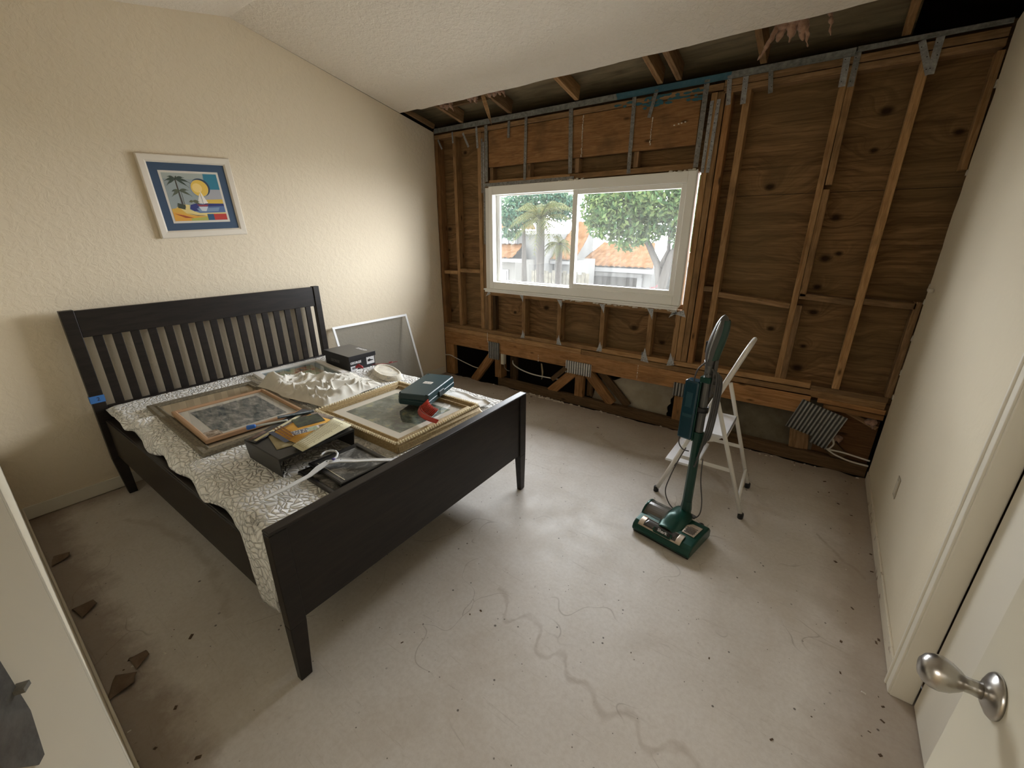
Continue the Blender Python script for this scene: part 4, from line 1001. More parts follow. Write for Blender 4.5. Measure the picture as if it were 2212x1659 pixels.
tag(o.build('red_cord', M_RED), 'thin dark red cord trailing from the folded pale garment', 'cord')

# ------------------------------------------------------------------ dark green tool case and red comb
M_CASE = N('dark_green_plastic'); _v = M_CASE.coord(); M_CASE.set((.012, .042, .050), .38, 0, .5); M_CASE.bump(M_CASE.noise(_v, 220, 2), .05, .001); M_CASE = M_CASE.m
t = thing('tool_case', 'dark green hinged plastic case with white sticker on the gold frame', 'case', (1.680, -1.833, QZ+.059), (0, 0, math.radians(20)))
def rbox(x, y, z0, z1, c=.018, tap=0):
    P_ = [(-x+c, -y), (x-c, -y), (x, -y+c), (x, y-c), (x-c, y), (-x+c, y), (-x, y-c), (-x, -y+c)]
    k = len(P_); vs = [(px, py, z0) for px, py in P_]+[(px*(1-tap), py*(1-tap*.6), z1) for px, py in P_]
    return MB().add(vs, [tuple(range(k))[::-1], tuple(range(k, 2*k))]+[(i, (i+1) % k, k+(i+1) % k, k+i) for i in range(k)])
rbox(.100, .196, .001, .030, tap=-.0).build('base', M_CASE, t, bevel=.005, seg=3)
rbox(.101, .197, .033, .068, tap=.06).build('lid', M_CASE, t, bevel=.006, seg=3)
rbox(.096, .190, .028, .035).build('seam', plain('seam_pale_teal', (.05, .12, .13), .4), t)
MB().box(.099, .108, -.055, .015, .012, .046).build('latch', plain('latch_dark', (.006, .022, .026), .4), t, bevel=.003)
M_STK = plain('sticker_white', (.70, .66, .60), .6)
s = MB().box(-.032, .026, .0, .036, .0681, .0686).build('sticker', M_STK, t)
text('NO.20', .017, M_BLK, s, (-.003, .016, .0688), (0, 0, 0))
for x, y in ((-.08, .175), (.082, .170), (-.082, -.175), (.085, -.178)): MB().lathe([(.005, .064), (.005, .0695), (.002, .071)], (x, y, 0)).build('rivet', M_CASE, t)
t = thing('ribbed_red_clip', 'bright red ribbed plastic strip lying on gold frame by the case', 'comb', (1.918, -2.080, QZ+.046), (0, 0, math.radians(-22)))
M_REDP = plain('red_plastic', (.46, .035, .020), .35)
def ar(u): return (-.118+.236*u, .040-.036*math.sin(math.pi*(.15+.85*u))-.0*u)
MB().grid(lambda u, v: (ar(u)[0], ar(u)[1]-.006-.016*v, .030-.028*v+.010*u*v), 28, 3).build('band', M_REDP, t, solid=.0025)
b = MB().grid(lambda u, v: (ar(.02+u*.70)[0], ar(.02+u*.70)[1]+.004+.040*v, .026+.030*v), 24, 3)
b.build('backing', plain('deep_red_plastic', (.20, .015, .012), .4), t, solid=.0015)
b = MB()
for i in range(13):
    x, y = ar(.03+i*.056); b.tube([(x, y, .029), (x, y+.046, .062)], .0024, 5)
b.tube([(ar(.02+.07*i)[0], ar(.02+.07*i)[1]-.002, .032) for i in range(11)], .0022, 6)
b.build('teeth', plain('bright_red_plastic', (.55, .06, .035), .3), t)

# ------------------------------------------------------------------ black riser tray and papers
M_TRAY = plain('black_steel', (.030, .029, .027), .42, .2, .5)
t = thing('monitor_riser', 'black metal desk riser holding leaflets, near side of the bed', 'riser', (1.655, -2.628, QZ), (0, 0, math.radians(.5)))
MB().box(-.160, .160, -.182, .182, .092, .096).build('top', M_TRAY, t, bevel=.002)
for s_ in (-1, 1):
    MB().hexa([(-.150, s_*.176-.002, .0), (.150, s_*.176-.002, .0), (.150, s_*.176+.002, 0), (-.150, s_*.176+.002, 0)],
              [(-.160, s_*.182-.002, .093), (.160, s_*.182-.002, .093), (.160, s_*.182+.002, .093), (-.160, s_*.182+.002, .093)]).build('side_panel', M_TRAY, t, bevel=.001)
MB().box(-.158, -.154, -.176, .176, .030, .093).build('back_panel', M_TRAY, t)
MB().box(.154, .160, -.18, .18, .082, .094).build('front_lip', M_TRAY, t, bevel=.001)
def paper(name, pts, z, m, label, cat, th=.0015, bend=0, parts=()):
    """pts: 4 corners (x,y) ; m on top"""
    c = Vector((sum(p[0] for p in pts)/4, sum(p[1] for p in pts)/4)); P4 = [Vector(p)-c for p in pts]
    t = thing(name, label, cat, (c.x, c.y, z))
    def F(u, v, dz=0): p = (P4[0]*(1-u)+P4[3]*u)*(1-v)+(P4[1]*(1-u)+P4[2]*u)*v; return (p.x, p.y, dz+bend*sstep(.6, 1, u)*(1 if bend else 0))
    MB().grid(lambda u, v: F(u, v), 10, 6).build('sheet', m, t, solid=th)
    for nm, (u0, u1, v0, v1), mm in parts:
        MB().grid(lambda u, v: F(u0+(u1-u0)*u, v0+(v1-v0)*v, th*.5+.0006), 8, 3).build(nm, mm, t, solid=.0003)
    return t
PZ = QZ+.098
M_YEL = plain('amber_cover', (.60, .31, .035), .45); M_NAVY = plain('navy_band', (.05, .06, .09), .5)
M_PAPER = plain('cream_paper', (.66, .62, .42), .7); M_INKO = plain('brown_ink', (.20, .07, .02), .6)
M_COLL = artmat('photo_collage', [(.03, .03, .025), (.10, .08, .06), (.24, .18, .14), (.10, .11, .07)], 14, seed=8)
M_PHO = artmat('green_photo', [(.015, .02, .018), (.05, .06, .045), (.10, .12, .06)], 16, seed=4)
paper('leaflet', [(1.509, -2.719), (1.60, -2.60), (1.77, -2.60), (1.726, -2.773)], PZ, artmat('faded_tan_print', [(.30, .25, .13), (.42, .36, .22)], 9), 'tan faded leaflet lowest on the black riser', 'leaflet')
t = paper('magazine', [(1.495, -2.725), (1.425, -2.460), (1.690, -2.415), (1.800, -2.690)], PZ+.004, M_COLL, 'amber covered brochure with photos on the riser', 'brochure', .003, 0,
      [('cover_panel', (.20, 1.0, .0, .88), M_YEL), ])
def lay(pt, rect, m, nm, dz):
    pass
# brochure face pieces
for nm, (x0, x1, y0, y1), a, mm, dz in (('cover_photo', (-.115, .005, -.035, .095), -.22, M_PHO, .0034), ('inset_photos', (.035, .085, -.075, .105), -.26, M_WHT, .0036),
                                     ('inset_photo', (.040, .080, -.005, .04), -.26, artmat('map_print', [(.2, .3, .25), (.45, .5, .3), (.2, .35, .5)], 30), .0040),
                                     ('inset_photo', (.040, .080, .05, .10), -.26, M_COLL, .0040),
                                     ('title_band', (-.06, .105, -.150, -.128), -.02, M_NAVY, .0038)):
    MB().box(x0, x1, y0, y1, 0, .0003).build(nm, mm, t, loc=(0, 0, dz), rot=(0, 0, a))
b = MB()
r = random.Random(5)
for row in range(3):
    x = -.085
    while x < .075:
        w_ = r.uniform(.008, .02); b.box(x, x+w_, -.118+row*.016, -.111+row*.016, 0, .0003); x += w_+.004
b.build('cover_text', M_INKO, t, loc=(0, 0, .0040), rot=(0, 0, -.05))
b = MB()
for row in range(9):
    y = -.072
    while y < -.012:
        w_ = r.uniform(.006, .02); b.box(.038+row*.0052, .0405+row*.0052, y, y+w_, 0, .0003); y += w_+.004
b.build('small_text', M_NAVY, t, loc=(0, 0, .0042), rot=(0, 0, -.26))
t = paper('leaflet', [(1.765, -2.722), (1.640, -2.440), (1.790, -2.440), (1.850, -2.722)], PZ+.0095, M_PAPER, 'cream text leaflet folded open at front edge of the riser', 'leaflet', .004, 0)
b = MB()
for row in range(26):
    yy = -.125+row*.0098; sh = -(yy+.125)*.36
    x = -.040
    while x < .045:
        w_ = r.uniform(.006, .016); b.box(x+sh+.02, x+w_+sh+.02, yy, yy+.0022, 0, .0003); x += w_+.0035
b.build('body_text', plain('faded_ink', (.26, .22, .13), .7), t, loc=(0, 0, .0022))
# black portfolio with spine carrying the marker
t = paper('magazine', [(1.530, -2.810), (1.385, -2.468), (1.445, -2.455), (1.590, -2.800)], PZ+.0025, plain('dark_cover', (.03, .03, .035), .4), 'dark magazine along the back edge of the riser', 'magazine', .008, 0,
      [('spine_band', (.05, .45, .0, .25), plain('brown_spine', (.12, .07, .05), .6)), ('page_edges', (.62, .95, .02, .9), M_PAPER)])
t = thing('pen', 'blue-capped clear pen lying on dark magazine by the copper frame', 'pen', (1.452, -2.66, PZ+.0115), (0, 0, math.radians(66)))
MB().tube([(-.075, 0, 0), (-.04, 0, 0), (.06, 0, 0), (.07, 0, 0)], [.0045, .005, .005, .004], 10).build('barrel', plain('pale_barrel', (.62, .66, .66), .3), t)
MB().tube([(-.110, 0, 0), (-.106, 0, 0), (-.075, 0, 0), (-.07, 0, 0)], [.007, .0115, .0105, .008], 12).build('cap', plain('blue_cap', (.03, .16, .60), .3), t)
t = thing('slim_packet', 'slim dark blue and clear packet on the riser behind the brochure', 'packet', (1.445, -2.535, PZ+.0105), (0, 0, math.radians(66)))
MB().box(-.085, .085, -.013, .013, 0, .006).build('card', plain('navy_card', (.035, .075, .11), .35), t, bevel=.001)
MB().box(-.075, .075, -.0125, -.004, .006, .0068).build('lettered_strip', artmat('lettered_strip', [(.05, .09, .12), (.5, .55, .6)], 60), t)

# ------------------------------------------------------------------ black frames and hanger
M_BF = plain('black_frame', (.022, .021, .020), .35)
def leathery():
    n = N('scuffed_black_board'); v = n.coord(); a = n.noise(v, 11, 6, .75, .8)
    n.set(n.mix(n.ramp(a, [(.48, 0), (.62, .9)]), (.050, .050, .046), (.34, .33, .31)), .5); return n.m
def bframe(c, size, rz, label, z):
    t = thing('framed_photo', label, 'picture frame', (c[0], c[1], z), (0, 0, rz)); X, Y = size[0]/2, size[1]/2
    MB().frame(-X, X, -Y, Y, .024, 0, .014, [(0, 0), (0, .012), (.006, .014), (.018, .012), (.024, .007), (.024, 0)]).build('frame', M_BF, t, bevel=.001)
    MB().box(-X+.02, X-.02, -Y+.02, Y-.02, .001, .006).build('backing_board', leathery(), t)
    return t
bframe((1.985, -2.628), (.305, .250), math.radians(-1), 'lower black photo frame mostly hidden beneath the other one', QZ+.001)
t = bframe((1.965, -2.578), (.270, .248), math.radians(-2), 'upper black photo frame scuffed grey, hanger lying on it', QZ+.0165)
MB().box(-.108, .112, -.096, -.0925, .0075, .009).build('silver_fillet', N('silver_line').set((.75, .72, .62), .3, .6).m, t)
t = thing('clothes_hanger', 'translucent white plastic hanger lying across black photo frames', 'hanger', (1.945, -2.655, QZ+.040))
def hmat():
    n = N('translucent_plastic'); n.set((.84, .86, .88), .25, 0, .5, trans=.12, ior=1.3); return n.m
M_HANG = hmat()
b = MB()
# arms: flat ribbed bar following the shoulder curve
P_ = [(.000, -.285, -.014), (.004, -.20, -.010), (.000, -.10, -.004), (-.020, -.045, 0), (-.030, 0, .002), (-.002, .045, 0), (.06, .085, 0), (.115, .135, .0), (.165, .185, -.006), (.185, .215, -.012)]
P_ = [Vector(p) for p in P_]
for i in range(len(P_)-1):
    a, c = P_[i], P_[i+1]; d = (c-a); d.z = 0; d.normalize(); s_ = Vector((d.y, -d.x, 0)); w0 = .015 if 2 < i < 6 else .010; w1 = .015 if 2 < i+1 < 6 else .010
    b.hexa([a-s_*w0, a+s_*w0, c+s_*w1, c-s_*w1], [p+Vector((0, 0, .004)) for p in (a-s_*w0, a+s_*w0, c+s_*w1, c-s_*w1)])
for sg in (-1, 1):
    b.tube([p+Vector((P_[min(i+1, len(P_)-1)].y-P_[max(i-1, 0)].y, -(P_[min(i+1, len(P_)-1)].x-P_[max(i-1, 0)].x), 0)).normalized()*sg*(.0155 if 3 <= i <= 5 else .0105)+Vector((0, 0, .003)) for i, p in enumerate(P_)], .0028, 6)
b.build('arms', M_HANG, t, bevel=.0008)
hk = [(-.018, .005, .006), (-.020, .025, .010), (-.027, .045, .013), (-.045, .062, .016), (-.068, .066, .018), (-.090, .056, .018), (-.100, .036, .018), (-.094, .016, .018), (-.082, .002, .018)]
MB().tube(hk, .0048, 8).build('hook', M_HANG, t)
MB().lathe([(.008, 0), (.009, .004), (.004, .007)], (-.020, .024, .010)).build('size_marker', plain('purple_marker', (.10, .08, .30), .5), t)

# ------------------------------------------------------------------ insect screen frame leaning in the far corner
M_ALU = plain('white_aluminium', (.80, .80, .80), .4)
t = thing('window_screen', 'white framed insect screen leaning on the left wall behind bed', 'window screen', (.278, -1.012, .006))
lean = math.atan2(.245, .80); Lh = math.hypot(.245, .80)
b = MB(); b.box(0, .0, 0, 0, 0, 0)
sc = bpy.data.objects.new('screen_frame', None)
def sp(y, h, dn): # plane leaning toward -x
    return (-h*math.sin(lean)+dn*math.cos(lean), y, h*math.cos(lean)+dn*math.sin(lean))
def sbox(b, y0, y1, h0, h1, n0, n1):
    b.hexa([sp(y0, h0, n0), sp(y0, h0, n1), sp(y1, h0, n1), sp(y1, h0, n0)], [sp(y0, h1, n0), sp(y0, h1, n1), sp(y1, h1, n1), sp(y1, h1, n0)])
b = MB(); sbox(b, -.428, .428, Lh-.022, Lh, 0, .010); sbox(b, -.428, .428, 0, .022, 0, .010); sbox(b, -.428, -.406, .02, Lh-.02, 0, .010); sbox(b, .406, .428, .02, Lh-.02, 0, .010)
b.build('screen_frame', M_ALU, t, bevel=.0015)
def meshmat():
    n = N('insect_mesh'); tr = n.n('BsdfTransparent'); df = n.n('BsdfDiffuse'); df.inputs[0].default_value = (.20, .20, .185, 1)
    m = n.n('MixShader'); m.inputs[0].default_value = .52; n.l(tr.outputs[0], m.inputs[1]); n.l(df.outputs[0], m.inputs[2]); n.l(m.outputs[0], n.out.inputs[0]); return n.m
MB().add([sp(-.41, .015, .004), sp(.41, .015, .004), sp(.41, Lh-.015, .004), sp(-.41, Lh-.015, .004)], [(0, 1, 2, 3)]).build('mesh', meshmat(), t)

# ------------------------------------------------------------------ beach picture on the left wall
t = thing('wall_picture', 'tilted white framed beach print with blue mat on left wall', 'picture', (.003, -2.258, 1.829), (math.pi/2, 0, math.pi/2))
t.rotation_mode = 'QUATERNION'
from mathutils import Euler
t.rotation_quaternion = (Matrix.Rotation(math.radians(3.2), 3, 'X') @ Euler((math.pi/2, 0, math.pi/2)).to_matrix()).to_quaternion()
# local: x right along +y world, y up, z out of the wall
MB().frame(-.262, .262, -.247, .247, .046, 0, .024, [(0, 0), (0, .018), (.005, .024), (.036, .022), (.046, .014), (.046, 0)]).build('frame', plain('white_frame_wall', (.74, .68, .58), .5), t, bevel=.001)
MB().box(-.22, .22, -.205, .205, .001, .010).build('mat_board', plain('slate_blue_mat', (.040, .075, .135), .7), t)
MB().box(-.170, .170, -.157, .157, .010, .0108).build('inner_mat', plain('inner_white_mat', (.66, .62, .55), .7), t)
def sol(c): return plain('ink_%02d' % (sol.k), c, .6)
sol.k = 0
PW, PH = .314, .288
b = MB(); z_ = [.0110]
def pc(pts, col):
    sol.k += 1; b.use(sol(srgb(*col))); z_[0] += .00005
    b.prism([(-PW/2+PW*u, PH/2-PH*v) for u, v in pts][::-1], .00004, (0, 0, z_[0]))
def circ(cx, cy, rr_, n=36, a0=0, a1=6.2832, ar=PW/PH): return [(cx+rr_*math.cos(a0+(a1-a0)*k/n), cy+rr_*ar*math.sin(a0+(a1-a0)*k/n)) for k in range(n)]
pc([(0, 0), (1, 0), (1, 1), (0, 1)], (150, 160, 160))
pc([(0, 0), (.76, 0), (.70, .12), (0, .12)], (165, 172, 165)); pc([(.74, 0), (1, 0), (1, .33), (.72, .33)], (40, 120, 145))
pc([(.70, .33), (1, .33), (1, .55), (.66, .55)], (165, 165, 170)); pc([(.66, .55), (1, .54), (1, .65), (.62, .65)], (215, 180, 70))
pc(circ(.632, .292, .178), (45, 65, 85)); pc(circ(.60, .315, .172), (140, 150, 155)); pc(circ(.615, .305, .160), (228, 190, 80)); pc(circ(.57, .30, .09), (240, 210, 130))
pc([(.36, .66), (.46, .63), (1, .64), (1, .83), (.5, .83), (.34, .76)], (80, 105, 150)); pc([(.36, .66), (.46, .63), (.56, .65), (.48, .72), (.52, .78), (.40, .80), (.33, .74)], (40, 50, 115))
pc([(.62, .63), (1, .635), (1, .69), (.6, .70)], (38, 48, 110)); pc([(.45, .74), (.9, .72), (.86, .80), (.5, .81)], (120, 145, 175))
pc([(0, .80), (.18, .64), (.34, .66), (.32, .76), (.48, .84), (1, .83), (1, .87), (.6, .90), (.2, .84)], (225, 205, 135))
pc([(0, .74), (.14, .72), (.24, .84), (.44, .90), (.62, .90), (.62, 1), (0, 1)], (215, 170, 70)); pc([(0, .80), (.2, .86), (.6, .94), (.6, 1), (0, 1)], (220, 160, 60))
pc([(.02, .84), (.18, .88), (.36, .945), (.20, .935)], (160, 70, 35)); pc([(.24, .82), (.42, .88), (.60, .89), (.44, .90)], (150, 110, 50)); pc([(.3, .95), (.62, .92), (.62, 1), (.3, 1)], (175, 175, 85))
pc([(.62, .86), (.745, .86), (.745, .995), (.62, .995)], (35, 80, 115)); pc([(.745, .86), (1, .86), (1, .995), (.745, .995)], (185, 50, 40))
pc([(.585, .40), (.60, .64), (.50, .62)], (225, 220, 210)); pc([(.60, .36), (.70, .62), (.61, .64)], (235, 230, 220)); pc([(.47, .655), (.70, .655), (.66, .695), (.53, .695)], (150, 60, 70))
pc([(.50, .70), (.68, .70), (.62, .80), (.54, .79)], (200, 205, 210))
def frond(cx, cy, ang, L_, col=(60, 72, 58)):
    pts_u, pts_l = [], []
    for k in range(7):
        f = k/6; x = cx+math.cos(ang)*L_*f; y = cy+math.sin(ang)*L_*f*1.1+.10*L_/.2*f*f; wv = .020*math.sin(math.pi*min(.95, f+.1))
        pts_u.append((x, y-wv)); pts_l.append((x, y+wv*1.8))
    pc(pts_u+pts_l[::-1], col)
pc([(.205, .13), (.222, .13), (.235, .74), (.205, .74)], (70, 60, 52)); pc([(.255, .38), (.262, .38), (.262, .72), (.25, .72)], (110, 110, 100))
for a, L_ in ((-2.9, .2), (-2.4, .17), (-.6, .20), (-.15, .26), (2.9, .18), (.3, .22), (-1.2, .10)): frond(.215, .12, a, L_)
for a, L_ in ((-2.8, .15), (-.5, .18), (.1, .20), (2.9, .16)): frond(.235, .36, a, L_, (85, 92, 72))
for a, L_ in ((-2.9, .08), (-.3, .13), (.1, .14)): frond(.42, .58, a, L_, (95, 98, 70))
pc([(.14, .62), (.26, .66), (.24, .76), (.12, .72)], (60, 68, 50))
b.build('print', None, t)
# ------------------------------------------------------------------ upright stick vacuum
M_GRN = N('metallic_green').set((.008, .058, .042), .28, .3, .5).m
M_GRND = plain('dark_green_plastic2', (.006, .045, .033), .35)
M_GUN = N('gunmetal').set((.15, .15, .145), .32, .6).m
M_GREYP = plain('grey_plastic', (.085, .082, .078), .42)
M_BLKP = plain('black_plastic', (.012, .012, .012), .4)
M_SILV = N('champagne_silver').set((.60, .50, .40), .3, .55).m
def smoky(name, c, a):
    n = N(name); n.set(c, .12, 0, .6, alpha=a); return n.m
vr = math.radians(-11)
v_ = thing('vacuum_cleaner', 'green upright stick vacuum standing in front of the white ladder', 'vacuum cleaner', (3.112, -1.385, 0), (0, 0, vr))
prof = [(-.134, .012), (-.141, .030), (-.132, .054), (-.106, .072), (-.050, .080), (.03, .084), (.104, .080), (.124, .056), (.124, .012)]
b = MB(); b.prism(prof, .334, (-.167, 0, 0), (0, 1, 0), (0, 0, 1), (1, 0, 0)); hb = b.build('floor_head', M_GRN, v_, bevel=.008, seg=3)
MB().box(-.162, .162, -.130, .116, .002, .014).build('sole_plate', M_BLKP, v_, bevel=.003)
# clear front window with silver surround
def onprof(y):  # z on the profile
    for (a, za), (c, zc) in zip(prof[2:], prof[3:]):
        if a <= y <= c: return za+(zc-za)*(y-a)/(c-a)
    return prof[2][1]
def patch(x0, x1, y0, y1, lift, nu=10, nv=5, curve=0):
    return MB().grid(lambda u, v: (x0+(x1-x0)*u, y0+(y1-y0)*v-curve*(1-v)*4*u*(1-u)*-1, onprof(min(.09, y0+(y1-y0)*v-curve*(1-v)*4*u*(1-u)*-1))+lift), nu, nv)
patch(-.136, .106, -.128, -.066, .0025).build('brush_window_trim', M_SILV, v_, solid=.002)
patch(-.112, .078, -.122, -.070, .0045).build('brush_window', smoky('smoky_window', (.06, .055, .05), .92), v_, solid=.002)
patch(-.137, -.108, -.129, -.064, .005).build('window_end', M_SILV, v_, solid=.003); patch(.080, .108, -.129, -.064, .005).build('window_end', M_SILV, v_, solid=.003)
# dust bin at the back left
prof2 = [(-.045+.0, .06)]+[(.030-.075*math.cos(a), .062+.060*math.sin(a)) for a in [i*math.pi/12 for i in range(13)]]+[(.105, .06)]
MB().prism(prof2, .120, (-.156, 0, 0), (0, 1, 0), (0, 0, 1), (1, 0, 0)).build('dust_bin', smoky('clear_bin', (.20, .185, .165), .55), v_, bevel=.004)
MB().prism([(.030-.058*math.cos(a), .062+.044*math.sin(a)) for a in [i*math.pi/12 for i in range(13)]], .108, (-.150, 0, 0), (0, 1, 0), (0, 0, 1), (1, 0, 0)).build('filter', plain('grey_filter', (.22, .20, .18), .8), v_)
MB().prism([(.030-.080*math.cos(a), .056+.070*math.sin(a)) for a in [i*math.pi/12 for i in range(13)]], .012, (-.167, 0, 0), (0, 1, 0), (0, 0, 1), (1, 0, 0)).build('bin_cap', M_GRN, v_, bevel=.003)
# central hood
def hood(u, v):
    a = u*math.pi; y = -.085+.20*v; wv = .052+.018*math.sin(math.pi*min(1, v*.9)); hgt = .030+.036*sstep(0, .6, v)
    return (.005-wv*math.cos(a), y, .058+hgt*math.sin(a)**.7)
MB().grid(hood, 20, 14).build('hood', M_GRN, v_, solid=.004)
MB().prism([(-.048, 0), (.048, 0), (.054, .018), (.050, .030), (-.050, .030), (-.054, .018)], .016, (.006, -.128, .060), (1, 0, 0), (0, .75, .66), (0, -.66, .75)).build('badge_plate', M_GRN, v_, bevel=.003)
lg = MB().prism([(-.044, 0), (.044, 0), (.044, .020), (-.044, .020)], .001, (.006, -.133, .078), (1, 0, 0), (0, .75, .66), (0, -.66, .75)).build('badge', M_BLKP, v_)
tx = text('Shark', .022, M_WHT, v_, (.006, -.1265, .0865), (math.radians(41), 0, 0), bold=.0005, sx=1.1)
# grille
gt = thing  # (alias unused)
b = MB().use(M_SILV).prism([(-.030, -.046), (.036, -.046), (.042, .048), (-.010, .048), (-.034, .020)], .004, (.105, .005, .084), (1, 0, .0), (0, 1, .06), (0, 0, 1)).use(M_BLKP)
for i in range(8):
    for j in range(7):
        x = .084+i*.0074+(j % 2)*.0036; y = -.030+j*.0105
        if x < .135 and not (x < .088 and y > .02): b.box(x-.0024, x+.0024, y-.003, y+.003, .0882, .0895)
b.build('vent_grille', None, v_)
# joint, rear wheel
MB().tube([(.02, .085, .060), (.02, .105, .085), (.018, .110, .115)], [.034, .030, .027], 14).build('swivel_joint', M_BLKP, v_)
MB().lathe([(.030, -.012), (.034, -.006), (.034, .006), (.030, .012)], (.110, .118, .036), (1, 0, 0)).build('wheel', M_BLKP, v_)
MB().lathe([(.030, -.012), (.034, -.006), (.034, .006), (.030, .012)], (-.09, .118, .036), (1, 0, 0)).build('wheel', M_BLKP, v_)
MB().hexa([(.045, .105, .088), (.075, .105, .082), (.075, .135, .082), (.045, .135, .088)], [(.045, .105, .097), (.078, .108, .090), (.078, .138, .090), (.045, .135, .097)]).build('release_pedal', M_GREYP, v_, bevel=.004)
# wand; local axis from joint upward with tiny lean
W0, W1 = Vector((.018, .112, .085)), Vector((.000, .165, 1.0))
def wp(t_, dx=0, dy=0): p = W0.lerp(W1, t_); return (p.x+dx, p.y+dy, p.z)
def octa(b, t0, t1, r0, r1, sy=1):
    k = 8; vs = []
    for t_, rr_ in ((t0, r0), (t1, r1)):
        c = wp(t_); vs += [(c[0]+rr_*math.cos(math.pi/8+i*math.pi/4), c[1]+sy*rr_*math.sin(math.pi/8+i*math.pi/4), c[2]) for i in range(8)]
    b.add(vs, [tuple(range(8))[::-1], tuple(range(8, 16))]+[(i, (i+1) % 8, 8+(i+1) % 8, 8+i) for i in range(8)])
b = MB(); octa(b, .0, .05, .030, .031); octa(b, .05, .10, .031, .026); octa(b, .10, .50, .026, .024); octa(b, .50, .56, .028, .028)
b.build('lower_tube', M_GRND, v_, bevel=.002)
b = MB(); octa(b, .56, .94, .0215, .0215); b.build('upper_tube', M_GUN, v_, bevel=.003)
# hand vacuum canister on the left of the wand
def cbox(b, x0, x1, y0, y1, t0, t1):
    q = lambda t_: [(wp(t_)[0]+x, wp(t_)[1]+y, wp(t_)[2]) for x, y in ((x0, y0), (x1, y0), (x1, y1), (x0, y1))]
    b.hexa(q(t0), q(t1))
b = MB(); cbox(b, -.104, -.026, -.030, .035, .500, .860); can = b.build('accessory_canister', N('teal_plastic').set((.008, .045, .068), .22, .1, .6).m, v_, bevel=.010, seg=3)
b = MB(); cbox(b, -.026, -.019, -.024, .028, .50, .86); cbox(b, -.030, .024, -.026, .030, .862, .895); b.build('canister_bracket', M_GRN, v_, bevel=.003)
b = MB(); cbox(b, -.092, -.040, -.0315, -.029, .640, .660); cbox(b, -.085, -.050, -.0315, -.029, .700, .790); b.build('canister_ribs', N('teal_plastic2').set((.014, .065, .09), .3, .1, .6).m, v_, bevel=.001)
b = MB()
cc = wp(.70)
b.grid(lambda u, v: (cc[0]+.0265*math.cos(2*math.pi*u), cc[1]+.0265*math.sin(2*math.pi*u), cc[2]-.014+.028*v), 24, 2); b.build('hook_loop_strap', M_BLKP, v_, solid=.005)
# handle: curved neck and closed grip
top = wp(.93)
hp = [(top[0], top[1], top[2]-.02), (top[0], top[1], top[2]+.02), (top[0]-.006, top[1]+.006, top[2]+.055)]
MB().tube(hp, [.0215, .023, .028], 12).build('neck', M_GUN, v_)
def egg(u, v, r_=1.0, off=0):
    t_ = v; z = top[2]+.030+.265*t_
    wdt = (.012+.030*math.sin(math.pi*min(1, .12+t_*.80))**.8)*r_
    lean_x = .030*sstep(.1, 1, t_); a = 2*math.pi*u
    e = math.sqrt(max(0.0, 1-max(0, (t_-.80)/.20)**2)) if t_ > .8 else 1
    return (top[0]+lean_x+off+wdt*1.0*e*math.cos(a)*.85, top[1]+.004+wdt*1.25*e*math.sin(a), z)
MB().grid(lambda u, v: egg(u, v), 28, 26).build('grip', M_GREYP, v_)
MB().grid(lambda u, v: egg(u, .12+.78*v, .82, .0115), 28, 24).build('grip_side', M_GRND, v_)
b = MB(); b.box(top[0]-.030, top[0]-.022, top[1]-.024, top[1]-.010, top[2]+.095, top[2]+.155)
b.build('power_switch', M_BLKP, v_, bevel=.003)
MB().tube([egg(.75, t_, 1.02) for t_ in (.1, .2, .35, .5, .65, .8, .9)], .004, 6).build('grip_rim', N('chrome_rim').set((.35, .36, .36), .25, .7).m, v_)
# cord wraps hanging on the right of the wand
M_CORD = plain('grey_cord', (.065, .062, .060), .5)
b = MB()
r = random.Random(6)
for k in range(4):
    x0 = .030+.006*k; zt = .955-.006*k; zb = .42+.05*k if k < 4 else .36
    pts = [(wp(.93)[0]+.02, wp(.93)[1]-.02+.006*k, zt), (wp(.9)[0]+x0+.02, wp(.9)[1]-.026+.008*k, zt-.03), (wp(.8)[0]+x0+.026, wp(.8)[1]-.03+.01*k, .78),
           (wp(.6)[0]+x0+.012, wp(.6)[1]-.03+.01*k, .58), (wp(.4)[0]+x0*.6+.004, wp(.4)[1]-.03+.01*k, zb), (wp(.4)[0]+x0*.6-.004, wp(.4)[1]-.022+.01*k, zb-.012)]
    out = []
    for i in range(len(pts)-1):
        a, b_, c, d = [Vector(pts[min(max(j, 0), len(pts)-1)]) for j in (i-1, i, i+1, i+2)]
        for s_ in range(6):
            t_ = s_/6; out.append(.5*((2*b_)+(c-a)*t_+(2*a-5*b_+4*c-d)*t_*t_+(3*b_-a-3*c+d)*t_**3))
    b.tube(out, .0045, 6)
b.build('coiled_cord', M_CORD, v_)
b = MB(); cc = wp(.82); b.box(cc[0]+.024, cc[0]+.034, cc[1]-.01, cc[1]+.02, .80, 1.0)
for k in range(4): b.box(cc[0]+.034, cc[0]+.052, cc[1]-.012, cc[1]-.006, .82+k*.035, .838+k*.035)
b.build('cord_hook', M_GREYP, v_, bevel=.003)
def loose(pts, name, rr_=.0033):
    out = []
    for i in range(len(pts)-1):
        a, b_, c, d = [Vector(pts[min(max(j, 0), len(pts)-1)]) for j in (i-1, i, i+1, i+2)]
        for s_ in range(8):
            t_ = s_/8; out.append(.5*((2*b_)+(c-a)*t_+(2*a-5*b_+4*c-d)*t_*t_+(3*b_-a-3*c+d)*t_**3))
    return MB().tube(out+[Vector(pts[-1])], rr_, 7).build(name, M_CORD, v_)
loose([(.060, .12, .46), (.072, .11, .34), (.100, .10, .22), (.105, .09, .15), (.080, .10, .10), (.045, .11, .085), (.025, .11, .09)], 'loose_cord')
